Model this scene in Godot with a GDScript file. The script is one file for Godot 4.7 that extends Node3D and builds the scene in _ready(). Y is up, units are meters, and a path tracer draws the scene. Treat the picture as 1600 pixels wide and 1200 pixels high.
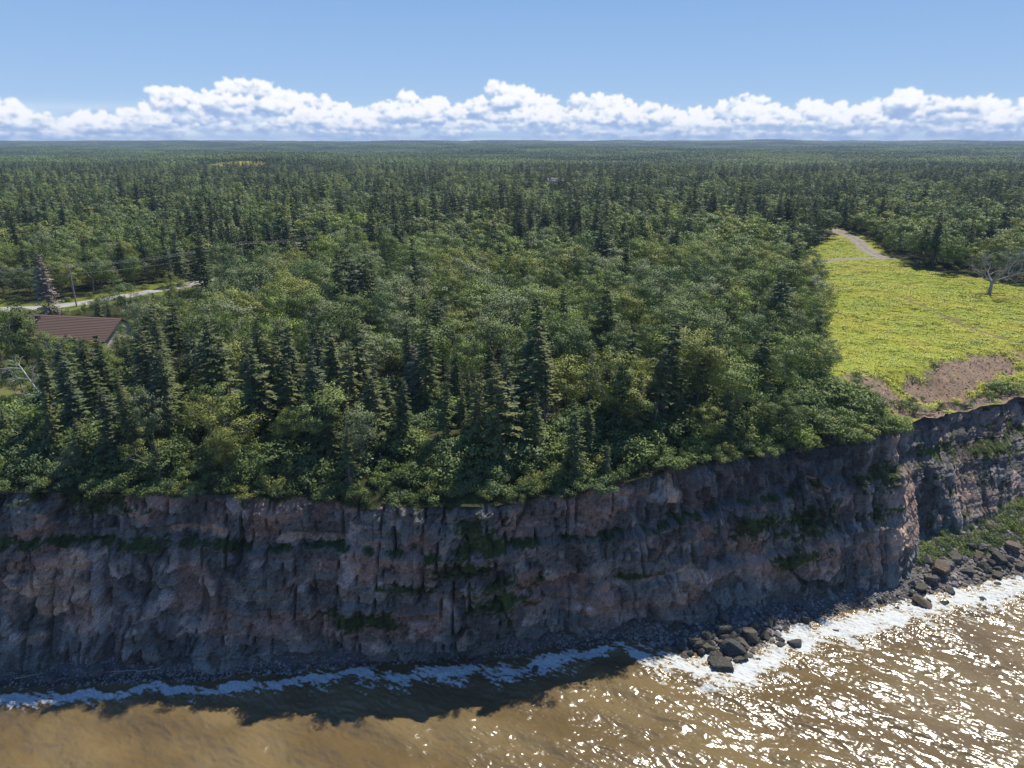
extends Node3D
# A wooded headland seen from the air: cliff, muddy sea, forest to the horizon.

const H_EYE := 62.0
const SKY_W := 4096

var rng := RandomNumberGenerator.new()
var used := {}
var nz := {}          # noises by name
var M := {}           # materials

# ---------------------------------------------------------------- plan of the cliff (metres; x to the east, -z inland)
var TOP := [[-260, -70, 21.0], [-170, -74, 21.3], [-110, -79, 21.5], [-63.0, -78.6, 21.5], [-46.8, -77.8, 21.5], [-28.9, -77.6, 21.5], [-20.0, -76.5, 21.3], [-7.6, -75.6, 21.2], [0.0, -76.0, 21.2], [11.8, -79.4, 21.5], [20.7, -83.9, 22.0], [31.4, -88.8, 21.5], [48.4, -94.0, 21.5], [57.0, -97.7, 21.5], [64.8, -105.0, 20.3], [75.5, -112.4, 19.5], [91.7, -120.2, 19.0], [125, -134, 19.0], [180, -150, 19.5], [270, -165, 20.0]]
var BASE := [[-258, -63, 1.0], [-168, -67, 1.0], [-109, -72, 1.0], [-63.4, -72.2, 1.0], [-47.8, -72.6, 1.0], [-29.5, -72.6, 1.0], [-20.5, -73.4, 1.0], [-8.0, -74.2, 1.0], [0.0, -75.6, 1.0], [12.5, -78.6, 1.2], [21.5, -81.0, 1.5], [33.6, -84.6, 1.5], [49.2, -88.6, 1.5], [54.6, -90.0, 1.8], [62.1, -95.6, 2.0], [71.7, -100.4, 3.0], [86.3, -107.0, 4.0], [119, -121, 3.0], [176, -139, 1.5], [268, -155, 1.0]]
var SHORE := [[-260, -58], [-170, -62], [-109, -66], [-61.1, -68.7], [-42.7, -70.2], [-23.9, -72.4], [-8.1, -74.0], [2, -75.2], [12, -77.4], [17.4, -77.6], [21, -75.8], [25.6, -73.4], [29.5, -74.2], [33.0, -77.0], [37.8, -79.8], [45.8, -82.6], [56.5, -86.2], [65.2, -88.6], [76.7, -92.0], [110, -104], [170, -124], [268, -142]]
var MEADOW := PackedVector2Array([Vector2(55.0, -97.0), Vector2(53.0, -112.0), Vector2(59.0, -134.0), Vector2(71.0, -158.0), Vector2(83.0, -187.0), Vector2(87.9, -207.9), Vector2(93.6, -236.2), Vector2(111.5, -247.6), Vector2(128.5, -244.8), Vector2(132.3, -219.2), Vector2(144.6, -203.2), Vector2(170.1, -191.8), Vector2(242.5, -184.3), Vector2(320.0, -170.0), Vector2(320.0, -120.0), Vector2(90.0, -100.0)])
var CLEARING := PackedVector2Array([Vector2(92.6, -232.5), Vector2(105.8, -262.7), Vector2(126.6, -291.1), Vector2(135.1, -304.3), Vector2(147.4, -308.1), Vector2(143.6, -283.5), Vector2(134.2, -255.1), Vector2(130.4, -236.2)])
var LAWN := PackedVector2Array([Vector2(-94, -113), Vector2(-80, -112), Vector2(-77, -105), Vector2(-81, -100), Vector2(-94, -100)])
var FARFIELD := PackedVector2Array([Vector2(-408, -960), Vector2(-366, -950), Vector2(-338, -985), Vector2(-352, -1060), Vector2(-410, -1045)])
var ROAD := [Vector2(-175, -153), Vector2(-150, -159), Vector2(-123, -166.5), Vector2(-110, -171), Vector2(-98, -185), Vector2(-87, -200), Vector2(-70, -222), Vector2(-52, -252), Vector2(-30, -300), Vector2(-10, -360)]
var RUT := [Vector2(103, -184), Vector2(104, -171), Vector2(104.5, -160), Vector2(104.8, -152.5), Vector2(106.5, -144.0), Vector2(106, -137)]
var TRACK_A := [Vector2(90.7, -238.1), Vector2(103.9, -241.9), Vector2(115.3, -247.6), Vector2(126.6, -249.5)]
var TRACK_B := [Vector2(129.5, -243.8), Vector2(131.4, -260.8), Vector2(137.0, -283.5), Vector2(142.7, -311.8), Vector2(144.6, -340.2)]

# ================================================================ small helpers
class MB:
	var v := PackedVector3Array()
	var n := PackedVector3Array()
	var c := PackedColorArray()
	var uv := PackedVector2Array()
	var ix := PackedInt32Array()
	var with_uv := false
	var faceted := false
	func tri(a: Vector3, b: Vector3, d: Vector3, col: Color, nn := Vector3.ZERO) -> void:
		var k := v.size()
		var no := (d - a).cross(b - a).normalized()
		if nn != Vector3.ZERO:
			if nn.dot(no) < 0.0:
				var keep := b
				b = d; d = keep
			no = nn
		v.append(a); v.append(b); v.append(d)
		for q in 3:
			n.append(no); c.append(col)
			if with_uv: uv.append(Vector2.ZERO)
		ix.append(k); ix.append(k + 1); ix.append(k + 2)
	func quad(a: Vector3, b: Vector3, d: Vector3, e: Vector3, col: Color, nn := Vector3.ZERO) -> void:
		var k := v.size()
		var no := (d - a).cross(b - a).normalized()
		if nn != Vector3.ZERO:
			if nn.dot(no) < 0.0:
				var keep := b
				b = e; e = keep
			no = nn
		v.append(a); v.append(b); v.append(d); v.append(e)
		for q in 4:
			n.append(no); c.append(col)
			if with_uv: uv.append(Vector2.ZERO)
		ix.append(k); ix.append(k + 1); ix.append(k + 2); ix.append(k); ix.append(k + 2); ix.append(k + 3)
	func box(lo: Vector3, hi: Vector3, col: Color) -> void:
		var p := []
		for q in 8: p.append(Vector3(hi.x if q & 1 else lo.x, hi.y if q & 2 else lo.y, hi.z if q & 4 else lo.z))
		quad(p[4], p[6], p[7], p[5], col); quad(p[1], p[3], p[2], p[0], col)
		quad(p[0], p[2], p[6], p[4], col); quad(p[5], p[7], p[3], p[1], col)
		quad(p[2], p[3], p[7], p[6], col); quad(p[0], p[4], p[5], p[1], col)
	func tube(path: Array, rad: Array, sides: int, col: Color, cols = null) -> void:
		var k0 := v.size()
		for i in path.size():
			var d: Vector3 = (path[mini(i + 1, path.size() - 1)] - path[maxi(i - 1, 0)]).normalized()
			var a := d.cross(Vector3.UP if absf(d.y) < 0.9 else Vector3.RIGHT).normalized()
			var b := d.cross(a)
			for j in sides:
				var t := TAU * j / sides
				var o := a * cos(t) + b * sin(t)
				v.append(path[i] + o * rad[i]); n.append(o); c.append(col if cols == null else cols[i])
				if with_uv: uv.append(Vector2.ZERO)
		for i in path.size() - 1:
			for j in sides:
				var p := k0 + i * sides + j
				var q := k0 + i * sides + (j + 1) % sides
				ix.append(p); ix.append(q + sides); ix.append(q); ix.append(p); ix.append(p + sides); ix.append(q + sides)
	func mesh(mat: Material = null) -> ArrayMesh:
		var arr := []
		arr.resize(Mesh.ARRAY_MAX)
		arr[Mesh.ARRAY_VERTEX] = v; arr[Mesh.ARRAY_NORMAL] = n; arr[Mesh.ARRAY_COLOR] = c; arr[Mesh.ARRAY_INDEX] = ix
		if faceted: arr[Mesh.ARRAY_NORMAL] = null
		if with_uv: arr[Mesh.ARRAY_TEX_UV] = uv
		var m := ArrayMesh.new()
		m.add_surface_from_arrays(Mesh.PRIMITIVE_TRIANGLES, arr)
		if mat: m.surface_set_material(0, mat)
		return m

func numbered(called: String) -> String:
	var k: int = used.get(called, 0)
	used[called] = k + 1
	return called if k == 0 else "%s_%03d" % [called, k]

func tag(o: Node, label: String, category: String, group := "", kind := "") -> void:
	o.set_meta("label", label)
	o.set_meta("category", category)
	if group: o.set_meta("group", group)
	if kind: o.set_meta("kind", kind)

func base(called: String, at: Vector3, turn := 0.0) -> Node3D:
	var o := Node3D.new()
	o.name = numbered(called)
	add_child(o)
	o.position = at
	o.rotation.y = turn
	return o

func part(called: String, m: Mesh, mat: Material, parent: Node) -> MeshInstance3D:
	var o := MeshInstance3D.new()
	o.name = called
	o.mesh = m
	if mat: o.material_override = mat
	parent.add_child(o, true)
	return o

func solo(called: String, m: Mesh, mat: Material, label: String, category: String, group := "", kind := "") -> MeshInstance3D:
	var o := MeshInstance3D.new()
	o.name = numbered(called)
	o.mesh = m
	if mat: o.material_override = mat
	add_child(o)
	tag(o, label, category, group, kind)
	return o

func copies(called: String, m: Mesh, mat: Material, xf: Array, cols: Array, label: String, category: String) -> void:
	if xf.is_empty(): return
	var mm := MultiMesh.new()
	mm.transform_format = MultiMesh.TRANSFORM_3D
	mm.use_colors = true
	mm.mesh = m
	mm.instance_count = xf.size()
	for i in xf.size():
		mm.set_instance_transform(i, xf[i])
		mm.set_instance_color(i, cols[i])
	var o := MultiMeshInstance3D.new()
	o.name = numbered(called)
	o.multimesh = mm
	if mat: o.material_override = mat
	add_child(o)
	tag(o, label, category, "", "stuff")

func noise(key: String, freq: float, kind := FastNoiseLite.TYPE_SIMPLEX_SMOOTH, oct := 3, sd := 1) -> FastNoiseLite:
	if not nz.has(key):
		var f := FastNoiseLite.new()
		f.noise_type = kind
		f.frequency = freq
		f.seed = sd + key.hash() % 1000
		f.fractal_type = FastNoiseLite.FRACTAL_FBM if oct > 1 else FastNoiseLite.FRACTAL_NONE
		f.fractal_octaves = oct
		nz[key] = f
	return nz[key]

func mat(col: Color, rough := 0.9, vcol := true, spec := 0.3) -> StandardMaterial3D:
	var m := StandardMaterial3D.new()
	m.albedo_color = col.linear_to_srgb()
	m.roughness = rough
	m.metallic_specular = spec
	m.vertex_color_use_as_albedo = vcol
	m.cull_mode = BaseMaterial3D.CULL_DISABLED
	return m

func leaf_mat(col: Color, through := 0.6) -> StandardMaterial3D:
	var m := mat(col, 0.6, true, 0.3)
	m.backlight_enabled = true
	m.backlight = Color(through * 0.9, through, through * 0.35)
	return m

func noise_tex(freq: float, lo: float, hi: float, sd: int, kind := FastNoiseLite.TYPE_SIMPLEX_SMOOTH, side := 512) -> ImageTexture:
	var f := FastNoiseLite.new()
	f.noise_type = kind
	f.frequency = freq
	f.seed = sd
	f.fractal_octaves = 5
	f.fractal_gain = 0.6
	var src := f.get_seamless_image(side, side)
	src.convert(Image.FORMAT_L8)
	var d := src.get_data()
	for i in d.size(): d[i] = int(clampf(lerpf(lo, hi, d[i] / 255.0), 0.0, 1.0) * 255.0)
	return ImageTexture.create_from_image(Image.create_from_data(side, side, false, Image.FORMAT_L8, d))

func rock_relief() -> ImageTexture:
	var side := 512
	var a := FastNoiseLite.new()
	a.noise_type = FastNoiseLite.TYPE_CELLULAR
	a.cellular_return_type = FastNoiseLite.RETURN_CELL_VALUE
	a.frequency = 0.035
	a.seed = 8
	a.fractal_octaves = 3
	var b := FastNoiseLite.new()
	b.frequency = 0.02
	b.seed = 4
	b.fractal_octaves = 6
	b.fractal_gain = 0.6
	b.fractal_type = FastNoiseLite.FRACTAL_RIDGED
	var ia := a.get_seamless_image(side, side)
	var ib := b.get_seamless_image(side, side)
	ia.convert(Image.FORMAT_L8)
	ib.convert(Image.FORMAT_L8)
	var da := ia.get_data()
	var db := ib.get_data()
	for i in da.size(): da[i] = int(da[i] * 0.5 + (255 - db[i]) * 0.5)
	return ImageTexture.create_from_image(Image.create_from_data(side, side, false, Image.FORMAT_L8, da))

func line_at(tab: Array, x: float, k: int) -> float:
	if x <= tab[0][0]: return tab[0][k]
	for i in range(1, tab.size()):
		if x <= tab[i][0]:
			var t: float = (x - tab[i - 1][0]) / (tab[i][0] - tab[i - 1][0])
			return lerpf(tab[i - 1][k], tab[i][k], t)
	return tab[tab.size() - 1][k]

func near_line(p: Vector2, l: Array) -> float:
	var best := 1e9
	for i in l.size() - 1:
		best = minf(best, p.distance_to(Geometry2D.get_closest_point_to_segment(p, l[i], l[i + 1])))
	return best

func inside(p: Vector2, poly: PackedVector2Array) -> bool:
	return Geometry2D.is_point_in_polygon(p, poly)

func edge_jag(x: float) -> float:
	# bites and noses along the brink
	return noise("jag", 0.11, FastNoiseLite.TYPE_SIMPLEX_SMOOTH, 4).get_noise_1d(x) * lerpf(1.0, 2.0, smoothstep(56.0, 64.0, x))

func back_from_edge(x: float, z: float) -> float:
	return line_at(TOP, x, 1) + edge_jag(x) - z

const HOUSE_AT := Vector2(-83.2, -133.0)

func road_reach(x: float, z: float) -> float:
	# metres from a place to the road, going straight inland from the headland
	var o := Vector2(x, z)
	var far := o * 3.0
	for i in ROAD.size() - 1:
		var hit = Geometry2D.segment_intersects_segment(o, far, ROAD[i], ROAD[i + 1])
		if hit != null: return o.distance_to(hit)
	return -1.0

func meadowness(x: float, z: float) -> float:
	return smoothstep(50.0, 66.0, x - maxf(0.0, -z - 115.0) * 0.22)

# height of the land behind the cliff edge
func land(x: float, z: float) -> float:
	var u := back_from_edge(x, z)
	var edge := line_at(TOP, x, 2)
	var m := meadowness(x, z)
	var rise := lerpf(3.0 * smoothstep(-1.0, 11.0, u), 3.0 * smoothstep(1.0, 16.0, u), m)
	var y := edge + rise
	y = lerpf(y, 24.3, smoothstep(25.0, 130.0, u))
	y += noise("roll", 0.012).get_noise_2d(x, z) * 1.2 * smoothstep(5.0, 60.0, u)
	y += noise("lump", 0.12).get_noise_2d(x, z) * 0.35 * smoothstep(1.0, 8.0, u)
	y += noise("ridge", 0.0012, FastNoiseLite.TYPE_SIMPLEX_SMOOTH, 2).get_noise_2d(x * 0.6, z) * 15.0 * smoothstep(350.0, 1600.0, u)
	y += 27.0 * smoothstep(700.0, 6500.0, u)
	if u > 2500.0: y += noise("farhill", 0.0006, FastNoiseLite.TYPE_SIMPLEX_SMOOTH, 3).get_noise_2d(x, z * 1.5) * 26.0 * smoothstep(2500.0, 5000.0, u)
	if u > 700.0 and u < 1400.0: y += 11.5 * exp(-pow((x + 375.0) / 90.0, 2.0) - pow((z + 1060.0) / 70.0, 2.0))
	if m > 0.0: # eroded hollow in the bank
		var e := Vector2((x - 73.0) / 9.0, (z + 117.0) / 7.0).length()
		y -= 1.1 * m * (1.0 - smoothstep(0.3, 1.2, e))
		if x < 125.0 and z > -160.0:
			var be := bare_earth(x, z)
			y -= 0.55 * be * smoothstep(0.5, 3.0, u)
			if be > 0.1: y += 0.35 * be * noise("rill", 0.5, FastNoiseLite.TYPE_SIMPLEX_SMOOTH, 3).get_noise_2d(x * 1.6, z * 0.7)
	return y

func bare_earth(x: float, z: float) -> float:
	var q := noise("earth", 0.16, FastNoiseLite.TYPE_SIMPLEX_SMOOTH, 4).get_noise_2d(x, z) * 0.55
	var r := Vector2(x - 85.0, z + 126.5).rotated(0.60)
	var a := 1.0 - Vector2(r.x / 22.0, r.y / 5.0).length() + q
	var b := 1.0 - Vector2((x - 62.0) / 6.0, (z + 112.0) / 8.0).length() + q
	var lip := 0.55 - absf(back_from_edge(x, z) - 2.0) / 6.0 + q * 1.3 - smoothstep(60.0, 54.0, x) * 2.0
	return smoothstep(0.0, 0.25, maxf(maxf(a, b), lip))

# ================================================================ sky
func paint_sky() -> ImageTexture:
	var w := SKY_W
	var h := SKY_W / 2
	var ppd := w / 360.0
	var band := int(7.5 * ppd)        # cloud rows above the horizon
	var data := PackedByteArray()
	var low := Color(0.72, 0.82, 0.925)
	var mid := Color(0.60, 0.74, 0.90)
	var high := Color(0.43, 0.60, 0.835)
	var zen := Color(0.27, 0.44, 0.71)
	var rows := []
	for r in h:
		var el := 90.0 - (r + 0.5) / ppd
		var c: Color
		if el < 0.0: c = Color(0.42, 0.50, 0.55)
		elif el < 5.0: c = low.lerp(mid, el / 5.0)
		elif el < 16.0: c = mid.lerp(high, (el - 5.0) / 11.0)
		else: c = high.lerp(zen, pow((el - 16.0) / 74.0, 0.7))
		rows.append(c)
		if r < h / 2 - band or r >= h / 2:
			var one := PackedByteArray([int(c.r * 255.0), int(c.g * 255.0), int(c.b * 255.0)])
			var row := PackedByteArray()
			row.append_array(one)
			while row.size() < w * 3: row.append_array(row)
			row.resize(w * 3)
			data.append_array(row)
		elif r == h / 2 - band:
			var gap := PackedByteArray()
			gap.resize(w * 3 * band)
			data.append_array(gap)
	var cr := PackedFloat32Array(); cr.resize(w * band)
	var cg := PackedFloat32Array(); cg.resize(w * band)
	var cb := PackedFloat32Array(); cb.resize(w * band)
	var r0 := h / 2 - band
	var streak := noise("streak", 0.012, FastNoiseLite.TYPE_SIMPLEX_SMOOTH, 5)
	for r in band:
		var c: Color = rows[r0 + r]
		var el := (band - r - 0.5) / ppd
		var cover := 0.85 * (1.0 - smoothstep(1.2, 2.9, el))
		for x in w:
			var k := r * w + x
			var q := 0.0
			if cover > 0.0:
				var s := streak.get_noise_3d(cos(x * TAU / w) * 652.0 * 0.5, sin(x * TAU / w) * 652.0 * 0.5, r * 9.0)
				q = cover * smoothstep(-0.45, 0.2, s)
			cr[k] = lerpf(c.r, 0.93, q); cg[k] = lerpf(c.g, 0.955, q); cb[k] = lerpf(c.b, 0.985, q)
	# heaps of cumulus: upper outline read against azimuth in degrees
	var outline := [[-36, 3.4], [-33.5, 3.0], [-31.5, 2.0], [-28, 2.4], [-25.5, 3.1], [-24.2, 4.3], [-22.4, 3.6], [-20.0, 4.75], [-18.4, 4.3], [-16.8, 4.2], [-14.5, 3.5], [-11, 3.0], [-7.7, 3.8], [-5.2, 3.6], [-3.0, 3.2], [-1.3, 4.4], [0.9, 4.2], [2.4, 3.5], [6.2, 3.8], [8.2, 3.5], [9.8, 2.9], [10.9, 3.1], [12.4, 2.5], [15.2, 2.8], [17.5, 3.7], [18.8, 3.1], [22.0, 2.9], [25.2, 3.0], [27.6, 3.8], [30.0, 3.4], [33, 3.0], [36, 3.4]]
	rng.seed = 77
	var wob := noise("wob", 0.09, FastNoiseLite.TYPE_SIMPLEX_SMOOTH, 4)
	var deckn := noise("deck", 0.03, FastNoiseLite.TYPE_SIMPLEX_SMOOTH, 3)
	for layer in 4:
		var az := -180.0
		while az < 180.0:
			az += [1.05, 1.5, 1.9, 2.4][layer] * rng.randf_range(0.45, 1.55)
			var t: float
			if absf(az) < 36.0: t = line_at(outline, az, 1)
			else: t = 2.9 + 1.1 * deckn.get_noise_1d(az * 6.0) + 0.5 * deckn.get_noise_1d(az * 31.0)
			var peak: float = [t, t * 0.80, t * 0.58, t * 0.36][layer] * rng.randf_range(0.84, 1.0) + (0.0 if layer == 0 else rng.randf_range(-0.3, 0.1))
			var deep: float = [1.9, 1.2, 0.75, 0.4][layer] * rng.randf_range(0.7, 1.2)
			var wide: float = [0.8, 1.0, 1.5, 2.4][layer] * rng.randf_range(0.6, 1.4)
			var foot := maxf(peak - deep, 0.10)
			var whole := foot + (peak - foot) * 0.5
			var puffs := []
			for p in int([13, 13, 12, 9][layer]):
				var f := pow(rng.randf(), 0.7)           # 1 at the crest
				var half := wide * (1.0 - 0.75 * f * f)
				puffs.append([lerpf(foot, peak, f), az + rng.randf_range(-half, half), rng.randf_range(0.26, 0.80) * (1.2 - 0.62 * f) * (1.0 if layer < 2 else 0.6)])
			puffs.sort_custom(func(a, b): return a[0] > b[0])
			var bright := rng.randf_range(-0.06, 0.10)
			for q in puffs:
				var rad: float = q[2] * ppd
				var cx: float = q[1] * ppd
				var cy: float = band - (q[0] - (q[2] if q[0] > peak - 0.4 else 0.0)) * ppd
				var wx := rad * (1.1 if layer < 2 else 1.9)
				for y in range(maxi(int(cy - rad * 1.35), 0), mini(int(cy + rad * 1.35) + 1, band)):
					var el := (band - y - 0.5) / ppd
					var rel := clampf((el - foot) / maxf(peak - foot, 0.05), 0.0, 1.0)
					for x in range(int(cx - wx * 1.35), int(cx + wx * 1.35) + 1):
						var dx := (x - cx) / wx
						var dy := (y - cy) / rad
						var d2 := sqrt(dx * dx + dy * dy) + wob.get_noise_2d(x * 1.5, y * 1.9 + layer * 90.0) * 0.5
						if d2 > 1.0: continue
						var a := 1.0 - smoothstep(0.78 if dy < 0.0 else 0.15, 1.0, d2)
						if layer >= 2: a *= 0.7
						var sh := 0.10 + bright + 0.80 * rel - dy * 0.26 + dx * 0.10 + wob.get_noise_2d(x * 0.9, y * 1.5 + 40.0) * 0.40 + wob.get_noise_2d(x * 3.0, y * 3.4 + 140.0) * 0.12
						sh = smoothstep(0.0, 0.78, sh)
						var k := y * w + posmod(x, w)
						cr[k] = lerpf(cr[k], lerpf(0.60, 0.985, sh), a)
						cg[k] = lerpf(cg[k], lerpf(0.70, 0.988, sh), a)
						cb[k] = lerpf(cb[k], lerpf(0.86, 1.0, sh), a)
	for k in w * band:
		var o := (r0 * w + k) * 3
		data[o] = int(clampf(cr[k], 0, 1) * 255.0); data[o + 1] = int(clampf(cg[k], 0, 1) * 255.0); data[o + 2] = int(clampf(cb[k], 0, 1) * 255.0)
	return ImageTexture.create_from_image(Image.create_from_data(w, h, false, Image.FORMAT_RGB8, data))

# ================================================================ the cliff, the land, the shore
func catmull(tab: Array, q: float) -> Vector3:
	var i := clampi(int(floor(q)), 0, tab.size() - 2)
	var t := q - i
	var g := func(k: int) -> Vector3:
		var e: Array = tab[clampi(k, 0, tab.size() - 1)]
		return Vector3(e[0], e[2], e[1])
	var a: Vector3 = g.call(i - 1)
	var b: Vector3 = g.call(i)
	var c: Vector3 = g.call(i + 1)
	var d: Vector3 = g.call(i + 2)
	return 0.5 * (2.0 * b + (c - a) * t + (2.0 * a - 5.0 * b + 4.0 * c - d) * t * t + (3.0 * b - a - 3.0 * c + d) * t * t * t)

func spot(x: float, y: float, s: Array) -> float:
	# 1 in the heart of an oval patch [x, y, half width, half height]
	return 1.0 - Vector2((x - s[0]) / s[2], (y - s[1]) / s[3]).length()

var ledge_spots := []

func build_cliff() -> void:
	var big := noise("c_big", 0.06)
	var blocks := noise("c_cell", 0.30, FastNoiseLite.TYPE_CELLULAR, 1)
	blocks.cellular_return_type = FastNoiseLite.RETURN_CELL_VALUE
	blocks.cellular_jitter = 0.9
	var small_blocks := noise("c_cell2", 0.9, FastNoiseLite.TYPE_CELLULAR, 1)
	small_blocks.cellular_return_type = FastNoiseLite.RETURN_CELL_VALUE
	var fine := noise("c_fine", 0.9, FastNoiseLite.TYPE_SIMPLEX_SMOOTH, 4)
	var bed := noise("c_bed", 0.55, FastNoiseLite.TYPE_SIMPLEX_SMOOTH, 3)
	var crack := noise("c_crack", 0.16, FastNoiseLite.TYPE_SIMPLEX_SMOOTH, 2)
	var tint := noise("c_tint", 0.07, FastNoiseLite.TYPE_SIMPLEX_SMOOTH, 4)
	var tint2 := noise("c_tint2", 0.22, FastNoiseLite.TYPE_SIMPLEX_SMOOTH, 4)
	var streak := noise("c_streak", 1.0, FastNoiseLite.TYPE_SIMPLEX_SMOOTH, 3)
	var moss_spots := [[-3.4, 17.0, 3.2, 3.4], [-6.5, 13.4, 3.8, 1.8], [-1.0, 9.2, 4.2, 3.0], [-18.0, 6.8, 5.2, 1.6], [-52, 20.0, 6.5, 1.6], [-57, 15.4, 9.0, 0.7], [-45, 15.2, 6.5, 0.9], [-36, 15.4, 6, 0.6], [32.5, 12.6, 5.5, 2.0], [40.5, 11.3, 6.5, 2.6], [38, 7.2, 5.0, 1.5], [54.5, 15.7, 4.0, 2.2], [54.0, 10.6, 3.6, 1.4], [71, 14.5, 6.0, 1.4], [86, 13.0, 9.0, 1.8], [-12, 11.0, 5.0, 0.7], [14, 9.0, 4.0, 0.5]]
	var pale_spots := [[-56.0, 9.5, 4.5, 3.6], [-54.2, 13.0, 3.0, 2.2], [-56.6, 10.6, 2.4, 1.2], [-61.5, 9.6, 1.8, 0.8], [-57, 4.4, 2.6, 0.9], [-38, 16.9, 4.5, 0.7], [-24, 16.6, 5.5, 0.7], [-31.5, 16.7, 3, 0.7], [-60.5, 12.5, 2.4, 1.3], [20.4, 19.5, 1.1, 2.4], [43.0, 15.4, 2.2, 1.4], [52.6, 3.5, 1.5, 2.6], [57.5, 7.0, 2.4, 2.5], [22, 8.5, 2.0, 1.5], [-15, 3, 1.4, 1.3], [-5.8, 3.4, 0.7, 1.5]]
	var moss_c := Color(0.050, 0.072, 0.022)
	var q := 1.0
	var qend := TOP.size() - 2.0
	var cols := []
	while q < qend:
		cols.append(q)
		var a := catmull(TOP, q)
		var b := catmull(TOP, q + 0.01)
		var step := 0.24 if absf(a.x - 15.0) < 88.0 else 1.2
		q += 0.01 * step / maxf(Vector2(b.x - a.x, b.z - a.z).length(), 0.01)
	var nt := 104
	var nc := cols.size()
	var mb := MB.new()
	mb.v.resize(nc * nt); mb.n.resize(nc * nt); mb.c.resize(nc * nt)
	var s := 0.0
	var last := Vector3.ZERO
	for i in nc:
		var tp := catmull(TOP, cols[i])
		tp.z += edge_jag(tp.x)
		var bs := catmull(BASE, cols[i])
		bs.y -= 0.8
		if i > 0: s += Vector2(tp.x - last.x, tp.z - last.z).length()
		last = tp
		var ahead := catmull(TOP, minf(cols[i] + 0.25, qend)) - catmull(TOP, maxf(cols[i] - 0.25, 0.0))
		var nn := Vector3(-ahead.z, 0, ahead.x).normalized()
		if nn.z < 0: nn = -nn
		var right := smoothstep(58.0, 66.0, tp.x)
		var dipy := 1.2 * big.get_noise_1d(s * 0.35) - 0.6
		for t in nt:
			var f := t / (nt - 1.0)
			var fy := minf(f / 0.95, 1.0)
			var p := bs.lerp(tp, fy)
			var y := p.y
			if f > 0.95: # the lip turns over on to the land
				var back := (f - 0.95) / 0.05
				p -= nn * back * 1.8
				p.y = lerpf(p.y, land(p.x, p.z) - 0.35, smoothstep(0.0, 0.6, back))
			var yb := y + dipy
			var d := big.get_noise_2d(s * 1.15, y * 0.4) * 1.7
			d += bed.get_noise_2d(s * 0.05, yb * 0.9) * 0.42
			d -= 0.22 * (1.0 - smoothstep(0.0, 0.035, absf(bed.get_noise_2d(s * 0.03 + 200.0, yb * 0.9))))
			d += blocks.get_noise_2d(s * 0.72, yb * 0.5) * 0.30
			d += small_blocks.get_noise_2d(s * 0.62, yb * 0.6) * 0.17
			d += bed.get_noise_2d(s * 0.12 + 40.0, yb * 4.0) * 0.08
			d += fine.get_noise_2d(s * 1.3, y * 1.3) * 0.17
			# the long ledge half-way up and a lower one
			var l1 := 14.6 + 0.5 * big.get_noise_1d(s * 2.0)
			d += 1.0 * (1.0 - smoothstep(l1 - 0.25, l1 + 0.25, yb)) * (1.0 - right)
			var l2 := 7.6 + 1.4 * big.get_noise_1d(s * 0.8 + 70.0)
			d += 0.6 * (1.0 - smoothstep(l2 - 0.2, l2 + 0.2, yb)) * smoothstep(-25.0, -18.0, tp.x) * (1.0 - right)
			# the ledge round the corner, set back above
			d += right * (0.8 * (1.0 - smoothstep(12.6, 13.8, yb)) - 0.3)
			# upright clefts
			var ck := crack.get_noise_2d(s * 1.5, y * 0.22)
			d -= 1.0 * (1.0 - smoothstep(0.0, 0.06, absf(ck)))
			var ck2 := crack.get_noise_2d(s * 4.0 + 300.0, y * 0.8)
			d -= 0.42 * (1.0 - smoothstep(0.0, 0.06, absf(ck2)))
			# a slanting gully near the west end
			var gx := tp.x - (-51.6 + (15.5 - y) * 0.14)
			if y < 15.8: d -= 1.3 * (1.0 - smoothstep(0.3, 1.3, absf(gx - 0.9)))
			# upright ribs below the brink in the dark bay
			var ribs := smoothstep(18.0, 24.0, tp.x) * (1.0 - smoothstep(48.0, 53.0, tp.x)) * smoothstep(13.5, 15.5, y)
			if ribs > 0.0: d += ribs * (streak.get_noise_2d(s * 0.9, y * 0.10) * 0.9 - 0.5)
			# wave-cut notch
			var notch := smoothstep(-34.0, -22.0, tp.x) * (1.0 - smoothstep(14.0, 20.0, tp.x))
			d -= notch * 1.7 * (1.0 - smoothstep(1.2, 2.6, y + 0.6 * big.get_noise_1d(s * 3.0)))
			if f > 0.86: d -= 1.0 * pow(minf((f - 0.86) / 0.09, 1.0), 2.0) * (0.7 + 0.6 * fine.get_noise_1d(s * 0.4))
			p += nn * d
			p.y += fine.get_noise_2d(s + 50.0, y + 90.0) * 0.12
			mb.v[i * nt + t] = p
			# ---- what the rock is made of
			var cell := blocks.get_noise_2d(s * 0.72, yb * 0.5)
			var cell2 := small_blocks.get_noise_2d(s * 0.62, yb * 0.6)
			var n1 := tint.get_noise_2d(s, y * 1.5)
			var n2 := tint2.get_noise_2d(s, y * 1.6)
			var st := streak.get_noise_2d(s * 1.1, y * 0.10)
			var c := Color(0.215, 0.200, 0.180)
			c = c.lerp(Color(0.37, 0.245, 0.19), clampf(smoothstep(-0.05, 0.25, n1 + cell * 0.18 + n2 * 0.35), 0, 1) * 0.9)
			c = c.lerp(Color(0.20, 0.215, 0.195), smoothstep(0.1, 0.5, n2 - n1 * 0.6 + cell2 * 0.2) * 0.8)
			c = c.lerp(Color(0.085, 0.080, 0.082), smoothstep(0.15, 0.55, -n1 * 0.8 - st * 0.55 + n2 * 0.3) * 0.8)
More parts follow.
